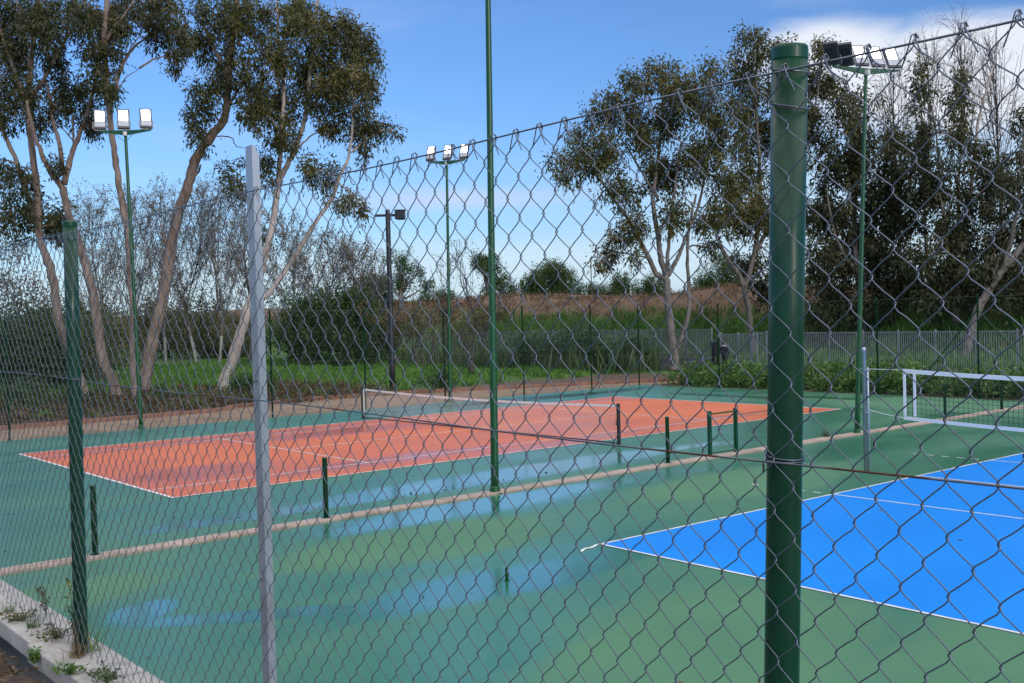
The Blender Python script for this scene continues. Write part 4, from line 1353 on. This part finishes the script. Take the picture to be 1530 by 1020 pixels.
gum_tree('gum_tree', 'gum tree with a thick low trunk slanting up to the right edge', GR, 62,
         [([(1440, 548), (1452, 490), (1464, 456), (1480, 430), (1498, 405), (1515, 382), (1535, 358), (1560, 330)], 8, 5, .6), ([(1500, 402), (1510, 360), (1520, 310), (1526, 250), (1530, 190)], 4.4, 1.4, -.6),
          ([(1482, 428), (1490, 395), (1500, 365)], 3, 1, .4), ([(1530, 362), (1540, 300), (1548, 230)], 4, 1.4, .4)],
         [(1508, 446, 34, 34, .35), (1520, 396, 28, 36), (1500, 346, 26, 28), (1522, 302, 24, 30), (1512, 236, 22, 24), (1524, 178, 18, 20), (1540, 420, 34, 44), (1545, 330, 30, 44), (1545, 240, 26, 40), (1470, 400, 24, 24, .35), (1528, 280, 24, 26)],
         M['grey_bark'], M['gum_leaf_dark'], n_per=70, sub_r=.58, ln=.31, wd=.10, tint=.42)


def gpt(px, py_ground_depth, z=None):
    """ground spot seen in that column at a given depth"""
    q = at(px, 480, py_ground_depth)
    q[2] = float(hmap(q[0], q[1])) if z is None else z
    return q


GB = 'bare upright trees behind the gums'
for i, (px, dpt, hgt, sp, lb) in enumerate([
        (1344, 80, 18.0, 2.6, 'bare twiggy tree rising into the cloud just right of the thin mast'),
        (1390, 84, 20.0, 2.4, 'bare twiggy tree rising into the cloud behind a narrow leafy column'),
        (1440, 82, 20.6, 2.6, 'tallest bare twiggy tree against the white cloud'),
        (1496, 78, 19.2, 3.4, 'bare twiggy tree against the cloud close to the right edge')]):
    bare_tree('bare_tree', lb, GB, gpt(px, dpt), hgt, sp, M['twig_bark'], M['brown_leaf'], nb=34, twig=6, leaves=.25, r0=.16, upright=.85, clear=.35)
GP = 'slender thinly leaved trees behind the left gums'
for i, (px, dpt, hgt, sp, lb) in enumerate([
        (148, 92, 15.0, 4.6, 'thinly leaved grey tree between the two leftmost gum trunks and the mast'),
        (200, 98, 16.2, 4.2, 'thinly leaved grey tree directly behind the mast with three lamps'),
        (246, 94, 16.0, 4.0, 'thinly leaved grey tree behind the thick pinkish gum trunk'),
        (292, 96, 16.4, 4.2, 'thinly leaved grey tree with whitish foot right of the pinkish gum trunk'),
        (326, 92, 15.6, 4.0, 'thinly leaved grey tree with whitish foot left of the steel angle post'),
        (372, 96, 15.0, 4.4, 'thinly leaved grey tree hidden behind the steel angle post'),
        (440, 92, 12.8, 4.6, 'thinly leaved brownish tree above the dark evergreen'),
        (492, 94, 12.0, 4.6, 'thinly leaved brownish tree right of the white gum limbs'),
        (536, 96, 10.6, 3.6, 'small thinly leaved tree left of the dark street lamp')]):
    bare_tree('slender_tree', lb, GP, gpt(px, dpt), hgt, sp, M['grey_bark'], M['grey_leaf'], nb=52, twig=8, leaves=3.0 if i < 6 else 3.6, r0=.13,
              upright=.85, ln=.20, wd=.11, bole=M['white_bark'] if px in (246, 292, 326, 200) else None)
for px, dpt, hgt, lb in ((560, 90, 9.5, 'spindly leafless sapling left of the street lamp pole'), (700, 88, 10.5, 'spindly leafless sapling between the two green masts'), (672, 92, 9.0, 'spindly leafless sapling behind the far green mast')):
    bare_tree('sapling', lb, 'spindly saplings against the sky', gpt(px, dpt), hgt, 2.2, M['twig_bark'], M['olive_leaf'], nb=16, twig=4, leaves=.6, r0=.08, upright=1.0, ln=.2, wd=.1)

# broad pale and dark masses at the left edge
blob_tree('shrub_tree', 'tall pale grey leaved tree at the left edge of the photo', 'tree', None, gpt(10, 62), 12,
          [(-1.6, 8.0, 0, 2.6, 2.2), (.6, 6.6, .5, 2.4, 2.0), (-.4, 4.6, 0, 2.6, 1.9), (2.0, 5.0, .3, 1.7, 1.5), (-2.5, 5.8, -.5, 2.0, 2.0), (1.8, 3.6, -.3, 1.6, 1.2)], M['grey_bark'], M['grey_leaf'], .2, 34, .6, .2, .10, .3, 1.0, .55)
xs_ = rng.uniform(-8, 46, 420); ys_ = 96+rng.normal(size=420)*4-(xs_-20)*.25
cl = []
for x, y in zip(xs_, ys_):
    hh = 3.4+2.2*math.sin(x*.21+1)+1.4*math.sin(x*.53)+rng.random()*2
    cl.append((np.array([x, y, hh*rng.uniform(.2, .9)]), (1.3, 1.1, 1.3), .3+.4*rng.random()))
V, T = foliage(cl, 26, .6, .3, .17, .2, 1.3)
o = quads_mesh('thicket', V, M['olive_leaf'], T); tag(o, 'far dull thicket closing the park behind the left trees', 'thicket', kind='stuff')
GS = 'evergreen bushes in the park'
ev = [(14, 58, 4.6, 2.6, 'dark evergreen bush at the left edge below the pale tree'), (70, 62, 5.0, 2.6, 'dark evergreen bush behind the leftmost gum trunk'), (118, 70, 5.2, 2.8, 'dark evergreen bush behind the near green fence post'),
      (250, 124, 5.5, 3.2, 'far dull bush left of the pinkish trunk'), (345, 120, 5.2, 3.2, 'far dull bush between pinkish and white gum trunks'),
      (445, 84, 6.0, 2.6, 'round dark evergreen tree left of centre on the grass'), (506, 82, 6.2, 2.9, 'largest round dark evergreen tree on the grass, left of the street lamp'), (556, 88, 5.4, 2.4, 'dark evergreen bush just left of the street lamp pole')]
for px, dpt, hh, rr, lb in ev:
    lob = [(rng.normal()*rr*.35, hh*rng.uniform(.35, .75), rng.normal()*rr*.3, rr*rng.uniform(.55, .8), hh*.26) for _ in range(6)] + [(0, hh*.30, 0, rr, hh*.28), (0, hh*.72, 0, rr*.6, hh*.24)]
    blob_tree('evergreen_bush', lb, 'bush', GS, gpt(px, dpt), hh, lob, M['grey_bark'], M['olive_leaf' if dpt > 100 else 'evergreen_leaf'], .14, 36, .5, .22, .13, .3, 1.5, .42)
blob_tree('willow_shrub', 'yellowish green feathery shrub between the left gum trunks', 'shrub', None, gpt(152, 52.5), 5,
          [(-.6, 3.6, 0, 1.1, .9), (.5, 3.0, .2, 1.1, 1.0), (0, 2.0, -.2, 1.3, .9), (1.0, 2.1, 0, .8, .8), (-.9, 2.4, .1, .7, .9), (.2, 4.2, .1, .7, .6)], M['twig_bark'], M['olive_leaf'], .05, 22, .4, .22, .05, -.1, .8, .7, 4)
# brownish young trees and shrubs in front of the embankment
GY = 'young trees in front of the embankment'
for px, dpt, hh, rr, mt, lb in [(585, 76, 5.6, 2.0, 'brown_leaf', 'brownish young tree behind the street lamp pole'), (626, 74.5, 5.4, 1.8, 'olive_leaf', 'multi stemmed young tree right of the street lamp'), (662, 80, 5.8, 2.1, 'brown_leaf', 'brownish young tree behind the far green mast'),
                                (700, 66, 4.4, 1.1, 'olive_leaf', 'slim young tree with yellowish leaves right of the far mast'), (722, 80, 5.0, 1.9, 'brown_leaf', 'brownish young tree left of the tall middle mast')]:
    lob = [(rng.normal()*rr*.5, hh*rng.uniform(.5, .85), rng.normal()*rr*.4, rr*rng.uniform(.4, .6), hh*.16) for _ in range(8)]
    blob_tree('young_tree', lb, 'tree', GY, gpt(px, dpt), hh, lob, M['twig_bark'], M[mt], .07, 26, .45, .17, .08, .3, .9, .5, 3)

# skyline trees behind the embankment
GK = 'trees on the skyline behind the embankment'
bz = 4.6
blob_tree('skyline_tree', 'loose dark skyline tree right of the street lamp head', 'tree', GK, gpt(600, 120, bz), 8, [(0, 5.6, 0, 1.8, 1.5), (1.1, 4.0, 0, 1.5, 1.1), (-1.6, 3.2, 0, 1.6, 1.0), (2.6, 2.8, .5, 1.3, .9), (-.2, 3.6, 0, 1.3, 1.3), (2.2, 4.3, 0, .9, .7)], M['grey_bark'], M['pine_leaf'], .3, 56, .5, .22, .11, .2, 1.0, .4)
blob_tree('stone_pine', 'leaning dark pine on the skyline cut by the tall middle mast', 'tree', GK, gpt(735, 122, bz), 7, [(-1.0, 5.5, 0, 1.8, .9), (-.2, 4.6, 0, 1.8, 1.0), (.8, 3.2, 0, 1.3, 1.2), (1.8, 2.2, 0, 1.6, 1.0), (0, 1.6, 0, 1.6, 1.2), (-1.8, 5.2, 0, .8, .5)], M['grey_bark'], M['pine_leaf'], .3, 64, .45, .2, .10, 0, 1.4, .42)
blob_tree('stone_pine', 'broad domed stone pine on the skyline', 'tree', GK, gpt(825, 122, bz), 6.5, [(0, 3.9, 0, 2.4, 1.1), (-1.5, 3.1, .2, 1.8, 1.0), (1.6, 3.1, 0, 1.8, 1.0), (-2.4, 1.8, 0, 1.7, 1.2), (2.4, 1.8, 0, 1.7, 1.2), (0, 2.1, 0, 2.4, 1.2), (-3.0, 2.6, 0, .8, .6), (.6, 4.4, 0, 1.4, .7)], M['grey_bark'], M['pine_leaf'], .3, 64, .45, .2, .10, 0, 1.6, .5)
for px, hh, ww, lb in [(893, 2.2, 1.5, 'small round skyline bush left of the tall forked gum'), (928, 3.0, 1.7, 'rounded skyline tree below the lowest leaves of the forked gum'), (975, 2.8, 1.8, 'skyline tree just left of the forked gum trunk'), (1060, 2.6, 2.2, 'low dark skyline tree right of the forked gum trunk'), (1088, 4.6, 2.4, 'higher dark skyline tree left of the thick near post'), (780, 1.4, 1.4, 'smallest low bush on the skyline left of the domed pine'), (655, 1.8, 2.2, 'low wide bush on the skyline behind the far mast'), (560, 3.6, 2.6, 'low skyline tree left of the street lamp')]:
    blob_tree('skyline_tree', lb, 'tree', GK, gpt(px, 124, bz), hh+.5, [(0, hh*.9, 0, ww, hh*.32), (ww*.5, hh*.55, 0, ww*.8, hh*.35), (-ww*.5, hh*.5, 0, ww*.8, hh*.35), (0, hh*.3, 0, ww, hh*.3)], M['grey_bark'], M['pine_leaf'], .2, 60, .45, .2, .10, .1, 1.5, .42)
# thin distant lamp post on the skyline
q = gpt(885, 122, bz); root = empty('distant_lamp', q); tag(root, 'very thin distant lamp post on the skyline', 'street lamp')
m_ = MB(); m_.tube([(0, 0, 0), (0, 0, 5.6)], .06, 8); m_.build('pole', M['lamp_grey'], root)
m_ = MB(); m_.tube([np.array([0, 0, 5.55]), np.array([0, 0, 5.62])+RT*.5], .05, 6); m_.box(RT*.65+np.array([0, 0, 5.6]), (.4, .4, .1)); m_.build('lamp_head', M['lamp_grey'], root)


# ------------------------------------------------------------------ GRASS, WEEDS AND GROUND COVER
def blades(P, hgt, wd, tilt, tint, mat_, name, label, per=5, kind='stuff'):
    n = len(P)
    P = np.repeat(P, per, 0); hgt = np.repeat(np.broadcast_to(hgt, (n,)), per); tint = np.repeat(np.broadcast_to(tint, (n,)), per)
    n = len(P)
    P = P+np.concatenate([rng.normal(size=(n, 2))*(hgt*.35)[:, None], np.zeros((n, 1))], 1)
    Dv = unit(np.concatenate([rng.normal(size=(n, 2))*tilt, np.ones((n, 1))], 1))
    V = leaf_quads(P, Dv, 1.0, wd)
    # scale each blade's length
    base = P[:, None, :]
    side = V-base
    V = base+side*np.stack([hgt*1.0]*4, 1)[:, :, None]
    return quads_mesh(name, V, mat_, np.clip(tint+rng.normal(size=n)*.2, 0, 1))


def scatter(n, x0, x1, y0_, y1_):
    x = rng.uniform(x0, x1, n); y = rng.uniform(y0_, y1_, n)
    return x, y


def field(n, x0, x1, y0_, y1_):
    x, y = scatter(n, x0, x1, y0_, y1_)
    return np.stack([x, y, hmap(x, y)-.03], 1)


patch = lambda P, s, o: .5+.25*np.sin(P[:, 0]*s+o)*np.cos(P[:, 1]*s*1.3+o*2)+.25*np.sin(P[:, 0]*s*2.7-P[:, 1]*s*1.9+o)
P = field(26000, 4, 46, 23.0, 74)
keep = (patch(P, .5, 1.0) > .22) | (P[:, 1] > 30); keep &= ~((P[:, 1] < 26+1.5*np.sin(P[:, 0]*.9)) & (patch(P, 1.1, .3) < .55))
P = P[keep]
o = blades(P, .16+.22*patch(P, .8, 2)+.12*rng.random(len(P)), .22, .45, .35+.4*patch(P, .35, 4), M['grass_blade'], 'grass', '', 5)
tag(o, 'bright green uneven grass in the park behind the path', 'grass', kind='stuff')
P = field(15000, 41.4, 57, -24, 64); P = P[patch(P, .6, 1.4) > .18]
o = blades(P, .5+.9*patch(P, .5, 3)*rng.random(len(P)), .10, .4, .35+.35*patch(P, .4, 1), M['grass_blade'], 'tall_weeds', '', 5)
tag(o, 'tall green weeds growing behind the bar fence at the foot of the embankment', 'weeds', kind='stuff')
P = field(9000, 52, 66, -10, 90); P = P[patch(P, .7, 2.2) > .3]
o = blades(P, .3+.7*patch(P, .9, .5)*rng.random(len(P)), .09, .6, .5, M['dry_grass'], 'dry_grass', '', 5)
tag(o, 'dry brown grass on the earth embankment', 'grass', kind='stuff')
P = field(900, 36, 46, 22, 46); P = P[patch(P, .45, .2) > .5]
o = blades(P, 1.0+1.1*rng.random(len(P)), .05, .25, .5, M['reed'], 'reeds', '', 7)
tag(o, 'grey green reeds along the bar fence left of the tall gum', 'reeds', kind='stuff')
# leafy ground cover along the far end
xs_, ys_ = scatter(1400, 30.5, 36.0, -14, 13.8)
cl = []
for x, y in zip(xs_, ys_):
    hh = (.42+.38*math.sin(y*.8+x)*math.sin(y*.31)+.25*rng.random())*(1.0 if y > 2 else .85)*(.45+.55*min(1, (x-30.3)/1.8))
    hh = max(.12, hh); cl.append((np.array([x, y, hh*.55]), (.32, hh*.5, .32), .35+.5*rng.random()))
V, T = foliage(cl, 11, .3, .2, .13, -.15, 1.2)
o = quads_mesh('ground_cover', V, M['fresh_leaf'], T); tag(o, 'low leafy green ground cover along the far end of the courts', 'ground cover', kind='stuff')
# low dark weeds and litter under the left gums
xs_, ys_ = scatter(900, 2, 20, 20.8, 33)
cl = [(np.array([x, y, .08]), (.35, .10+.12*rng.random(), .35), .2+.5*rng.random()) for x, y in zip(xs_, ys_)]
V, T = foliage(cl, 8, .22, .18, .08, 0, .9)
o = quads_mesh('leaf_litter', V, M['brown_leaf'], T); tag(o, 'dark leaf litter and low weeds under the left gum trees', 'leaf litter', kind='stuff')
GW = 'weedy bushes along the path edge'
for px, dpt, hh, rr, mt, lb in [(378, 50.5, 1.1, .8, 'evergreen_leaf', 'dark low bush behind the path beside the steel angle post'), (352, 51, 1.2, .6, 'fresh_leaf', 'bright leafy weed at the foot of the white barked gum'), (650, 51, .9, .9, 'evergreen_leaf', 'dark low bush by the path left of the far mast'), (120, 46, 1.0, 1.2, 'evergreen_leaf', 'dark low bush by the path behind the near green post'), (20, 44, 1.3, 1.3, 'evergreen_leaf', 'dark low bush by the path at the left edge'), (235, 48, .7, .7, 'evergreen_leaf', 'dark low bush right of the left mast foot')]:
    lob = [(rng.normal()*rr*.5, hh*rng.uniform(.3, .8), rng.normal()*rr*.3, rr*.5, hh*.3) for _ in range(5)]
    blob_tree('low_bush', lb, 'bush', GW, gpt(px, dpt), hh, lob, M['twig_bark'], M[mt], .02, 26, .25, .16, .07, 0, 1.3, .5, 3)

GH = 'green bushes along the bar fence'
for px, dpt, hh, rr, lb in [(782, 70, 2.2, 1.6, 'mid green bush by the bar fence, closest to the tall middle mast'), (826, 68, 2.6, 1.8, 'mid green bush by the bar fence below the domed pine'), (866, 66, 3.0, 1.7, 'tallest mid green bush by the bar fence'),
                            (908, 65, 2.4, 1.7, 'mid green bush by the bar fence left of the tall gum'), (948, 64.5, 1.9, 1.3, 'smallest mid green bush by the bar fence, next to the tall gum')]:
    lob = [(rng.normal()*rr*.6, hh*rng.uniform(.3, .8), rng.normal()*rr*.3, rr*rng.uniform(.4, .6), hh*.24) for _ in range(8)]
    blob_tree('fence_bush', lb, 'bush', GH, gpt(px, dpt), hh, lob, M['twig_bark'], M['mid_leaf'], .05, 30, .4, .2, .08, .1, 1.1, .5, 3)

# ------------------------------------------------------------------ WEEDS AROUND THE NEAR FENCE FOOT
def tuft(name, label, cat, c, n, hgt, wd, tilt, mat_, group=None, tint=.5):
    c = np.array(c, float)
    Ps = np.repeat(c[None], n, 0)+rng.normal(size=(n, 3))*np.array([.018, .018, 0])*hgt/.15
    Dv = unit(np.concatenate([rng.normal(size=(n, 2))*tilt, np.ones((n, 1))], 1))
    h_ = hgt*rng.uniform(.4, 1.15, n)
    side = unit(np.cross(Dv, unit(rng.normal(size=(n, 3)))))
    pts = []
    for k_ in range(4):                                   # bent, tapering blades made of three short segments
        s = k_/3
        pts.append(Ps+Dv*(h_*s)[:, None]+np.array([0, 0, -1.0])*(h_*s*s*.35*np.linalg.norm(Dv[:, :2], axis=1))[:, None])
    Vq = []
    for k_ in range(3):
        w0 = wd*(1-k_/3)/2; w1 = wd*(1-(k_+1)/3)/2+.0001
        Vq.append(np.stack([pts[k_]-side*w0, pts[k_]+side*w0, pts[k_+1]+side*w1, pts[k_+1]-side*w1], 1))
    Vq = np.concatenate(Vq); T = np.tile(np.clip(rng.normal(tint, .25, n), 0, 1), 3)
    o = quads_mesh(name, Vq-c, mat_, T); o.location = c
    return tag(o, label, cat, group)


GN = 'grass tufts at the near fence foot'
tuft('grass_tuft', 'grass tuft hugging the foot of the near green fence post', 'grass tuft', (-7.115, -16.90, LZ), 60, .15, .004, .45, M['dry_grass'], GN, .8)
tuft('grass_tuft', 'green blades growing on the court side of the near green post', 'grass tuft', (-7.06, -16.86, LZ), 26, .17, .004, .4, M['grass_blade'], GN, .8)
tuft('grass_tuft', 'grass tuft on the coping behind the near post, toward the left edge', 'grass tuft', (-7.12, -16.40, LZ), 46, .12, .0035, .6, M['reed'], GN, .6)
tuft('grass_tuft', 'thin grass tuft on the slabs at the left edge of the photo', 'grass tuft', (-7.13, -16.08, LZ), 40, .10, .003, .7, M['reed'], GN, .5)
tuft('grass_tuft', 'dry grass tuft on the soil in the bottom left corner', 'grass tuft', (-7.34, -16.86, LZ-.12), 70, .10, .004, .7, M['grass_blade'], GN, .5)
tuft('grass_tuft', 'small grass tuft on the outer edge of the coping slabs', 'grass tuft', (-7.2, -16.98, LZ-.02), 34, .09, .0035, .6, M['grass_blade'], GN, .6)
tuft('grass_tuft', 'small dry grass tuft growing on the kerb between the courts', 'grass tuft', (16.3, -4.32, .02), 90, .30, .012, .4, M['reed'], None, .4)


def leafy_weed(label, c, n, r, h, mat_, flower=None, group='leafy weeds at the near fence foot', ln=.019, wd=.009):
    c = np.array(c, float)
    root = empty('leafy_weed', c); tag(root, label, 'weed', group)
    mb = MB(); P_, D_ = [], []
    for i in range(n):
        a = rng.uniform(0, 2*PI); rr = r*math.sqrt(rng.random()); e = np.array([math.cos(a)*rr, math.sin(a)*rr, h*rng.uniform(.4, 1)])
        mid = e*np.array([.4, .4, .6])+rng.normal(size=3)*.006
        pth = smooth_path([(0, 0, 0), mid, e], 4)
        mb.tube(pth, np.linspace(.0014, .0007, len(pth)), 4)
        for q in pth[2:]:
            for _ in range(2): P_.append(q+rng.normal(size=3)*.004); D_.append(unit(rng.normal(size=3)+np.array([0, 0, .3])))
    mb.build('stem', M['fresh_leaf'], root)
    quads_mesh('leaves', leaf_quads(np.array(P_), np.array(D_), ln, wd), mat_, np.clip(rng.normal(.55, .25, len(P_)), 0, 1), root)
    if flower:
        P2 = [q for q, in zip([p_ for p_ in P_ if p_[2] > h*.55])]
        P2 = np.array(P2)
        quads_mesh('flowers', leaf_quads(P2+rng.normal(size=P2.shape)*.004, unit(rng.normal(size=P2.shape)), .014, .010), flower, np.clip(rng.normal(.6, .25, len(P2)), 0, 1), root)
    return root


leafy_weed('tall weed with yellow flower spikes left of the near green post', (-7.06, -16.70, LZ), 5, .030, .27, M['fresh_leaf'], M['yellow_leaf'], ln=.022, wd=.01)
leafy_weed('leafy weed creeping over the slabs just left of the near post', (-7.10, -16.62, LZ), 11, .10, .06, M['olive_leaf'])
leafy_weed('bright green weed on the slab edge in front of the near post', (-7.19, -17.07, LZ-.01), 9, .05, .045, M['fresh_leaf'])
leafy_weed('green weed in the gap between slabs and soil', (-7.22, -16.76, LZ-.03), 10, .06, .045, M['fresh_leaf'])
leafy_weed('scraggly weed on the slabs near the left edge', (-7.14, -16.25, LZ), 11, .10, .05, M['olive_leaf'])
leafy_weed('dark reddish weed on the soil at the left edge', (-7.36, -16.55, LZ-.14), 26, .14, .09, M['brown_leaf'])
leafy_weed('low green weed on the soil in the corner', (-7.40, -16.95, LZ-.14), 26, .13, .08, M['evergreen_leaf'])
leafy_weed('slim weed leaning over the wall edge behind the near post', (-7.03, -16.25, LZ), 5, .05, .13, M['olive_leaf'])
leafy_weed('sparse weed on the slabs at the bottom of the photo', (-7.13, -17.25, LZ), 12, .09, .05, M['reed'])
xs_ = rng.uniform(-7.7, -7.22, 900); ys_ = rng.uniform(-17.6, -15.4, 900)
Pq = np.stack([xs_, ys_, LZ-.045-.09*np.clip((-7.3-xs_)/.6, 0, 1)+.03*np.sin(xs_*7+ys_*5)+.02*np.sin(xs_*17-ys_*13)+.004], 1)
Dq = unit(rng.normal(size=(900, 3))*np.array([1, 1, .15]))
o = quads_mesh('fallen_leaves', leaf_quads(Pq, Dq, .03, .008), M['brown_leaf'], rng.random(900)); tag(o, 'fallen brown leaves and twigs on the soil bank', 'leaf litter', kind='stuff')

# ------------------------------------------------------------------ SKY, SUN
W = D.worlds.new('World'); scene.world = W
W.use_nodes = True
nt = W.node_tree
for n in list(nt.nodes): nt.nodes.remove(n)
out = N(nt, 'ShaderNodeOutputWorld'); bg = N(nt, 'ShaderNodeBackground')
L(nt, bg.outputs[0], out.inputs[0])
sky = N(nt, 'ShaderNodeTexSky', sky_type='NISHITA')
SUN_EL = math.radians(19); sd = np.array([-.12, -.99])         # sun behind the viewer's right shoulder
sky.sun_disc = False
sky.sun_elevation = SUN_EL
sky.sun_rotation = math.atan2(sd[0], sd[1])
sky.altitude = 0; sky.air_density = 1.0; sky.dust_density = .6; sky.ozone_density = 2.5
tc = N(nt, 'ShaderNodeTexCoord').outputs['Generated']
nrm = N(nt, 'ShaderNodeVectorMath', operation='NORMALIZE'); L(nt, tc, nrm.inputs[0])
dirv = nrm.outputs[0]
sep = N(nt, 'ShaderNodeSeparateXYZ'); L(nt, dirv, sep.inputs[0])


def dirof(px, py):
    d = FW+RT*(px-765)/F-UP*(py-510)/F
    return d/np.linalg.norm(d)


def cloud_blob(px, py, rx, ry, edge_n, lo, hi, rag=1.7):
    """soft patch of sky round a direction; stretched along the horizon"""
    d = dirof(px, py)
    h = np.array([-d[1], d[0], 0]); h /= np.linalg.norm(h)      # increasing to the left
    v = np.cross(d, h)
    e = None
    for ax, r in ((h, rx/F), (v, ry/F)):
        dt = N(nt, 'ShaderNodeVectorMath', operation='DOT_PRODUCT'); L(nt, dirv, dt.inputs[0]); dt.inputs[1].default_value = tuple(ax)
        q = math_n(nt, 'POWER', math_n(nt, 'ABSOLUTE', math_n(nt, 'DIVIDE', dt.outputs['Value'], r)), 2)
        e = q if e is None else math_n(nt, 'ADD', e, q)
    fr = N(nt, 'ShaderNodeVectorMath', operation='DOT_PRODUCT'); L(nt, dirv, fr.inputs[0]); fr.inputs[1].default_value = tuple(d)
    front = mrange(nt, fr.outputs['Value'], .5, .7, 0, 1)
    e = math_n(nt, 'ADD', math_n(nt, 'SQRT', e), math_n(nt, 'MULTIPLY', math_n(nt, 'SUBTRACT', edge_n, .5), rag))
    return math_n(nt, 'MULTIPLY', mrange(nt, e, lo, hi, 1, 0, True), front)


mpc = N(nt, 'ShaderNodeMapping'); mpc.inputs['Scale'].default_value = (3.2, 3.2, 11); L(nt, dirv, mpc.inputs['Vector'])
cn = noise(nt, 1.6, 7, .58, mpc.outputs[0], .5)
mpd = N(nt, 'ShaderNodeMapping'); mpd.inputs['Scale'].default_value = (1.6, 1.6, 9); mpd.inputs['Location'].default_value = (4, 1, 2); L(nt, dirv, mpd.inputs['Vector'])
cn2 = noise(nt, 1.3, 6, .55, mpd.outputs[0], .3)
c1 = math_n(nt, 'MAXIMUM', cloud_blob(1450, 108, 260, 88, cn, .5, 1.15, .9), cloud_blob(1240, 72, 125, 50, cn, .45, 1.2, .9))
c1b = cloud_blob(1330, 290, 500, 130, cn, .2, 1.3)
c2 = cloud_blob(690, 297, 190, 18, cn, .1, 1.5)
c3 = cloud_blob(800, 405, 900, 50, cn2, .2, 1.3)
elev = sep.outputs['Z']
low = math_n(nt, 'MULTIPLY', mrange(nt, elev, .0, .20, 1, 0, True), mrange(nt, cn2, .30, .62, .35, 1))
wisp = math_n(nt, 'MULTIPLY', mrange(nt, cn2, .52, .74, 0, .32, True), mrange(nt, elev, .03, .3, 1, .6))
skyc = sky.outputs[0]
tintd = mixc(nt, 1.0, skyc, (.83, 1.14, 1.62), 'MULTIPLY')
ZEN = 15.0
CLW = (7.6, 8.2, 9.4)
cc = mixc(nt, math_n(nt, 'MULTIPLY', low, .62), tintd, (5.4, 7.5, 9.2))
cc = mixc(nt, wisp, cc, CLW)
cc = mixc(nt, math_n(nt, 'MULTIPLY', c2, .55), cc, (7.0, 7.2, 8.9))
cc = mixc(nt, math_n(nt, 'MULTIPLY', c3, .55), cc, (7.2, 8.6, 9.8))
cc = mixc(nt, math_n(nt, 'MULTIPLY', c1b, .55), cc, (6.8, 8.5, 10.0))
cc = mixc(nt, math_n(nt, 'MULTIPLY', c1, .92), cc, (8.9, 9.3, 10.0))
# unseen broken cloud added overhead and behind the viewer to brighten the ground
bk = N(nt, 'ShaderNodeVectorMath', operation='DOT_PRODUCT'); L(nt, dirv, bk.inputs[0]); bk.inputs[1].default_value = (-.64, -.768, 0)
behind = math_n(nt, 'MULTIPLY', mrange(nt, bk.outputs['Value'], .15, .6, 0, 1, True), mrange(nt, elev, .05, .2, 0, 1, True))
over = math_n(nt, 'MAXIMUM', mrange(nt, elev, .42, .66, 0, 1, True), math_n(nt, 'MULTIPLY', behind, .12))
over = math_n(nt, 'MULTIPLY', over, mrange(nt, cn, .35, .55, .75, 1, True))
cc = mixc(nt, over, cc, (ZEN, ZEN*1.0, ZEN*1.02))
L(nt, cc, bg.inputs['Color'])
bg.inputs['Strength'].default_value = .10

sl = D.lights.new('sun', 'SUN'); so = D.objects.new('sun', sl); col.objects.link(so)
sl.energy = 1.5; sl.angle = math.radians(8); sl.color = (1, .88, .74)
dv = Vector((sd[0]*math.cos(SUN_EL), sd[1]*math.cos(SUN_EL), math.sin(SUN_EL)))
so.rotation_mode = 'QUATERNION'
so.rotation_quaternion = dv.to_track_quat('Z', 'Y')
so.location = dv*60

vs_ = scene.view_settings
vs_.view_transform = 'Standard'; vs_.look = 'None'; vs_.gamma = 1; vs_.exposure = 0.0
vs_.use_curve_mapping = False
scene.render.engine = 'CYCLES'
scene.cycles.use_denoising = True
scene.cycles.max_bounces = 6
scene.cycles.transparent_max_bounces = 4
scene.render.film_transparent = False
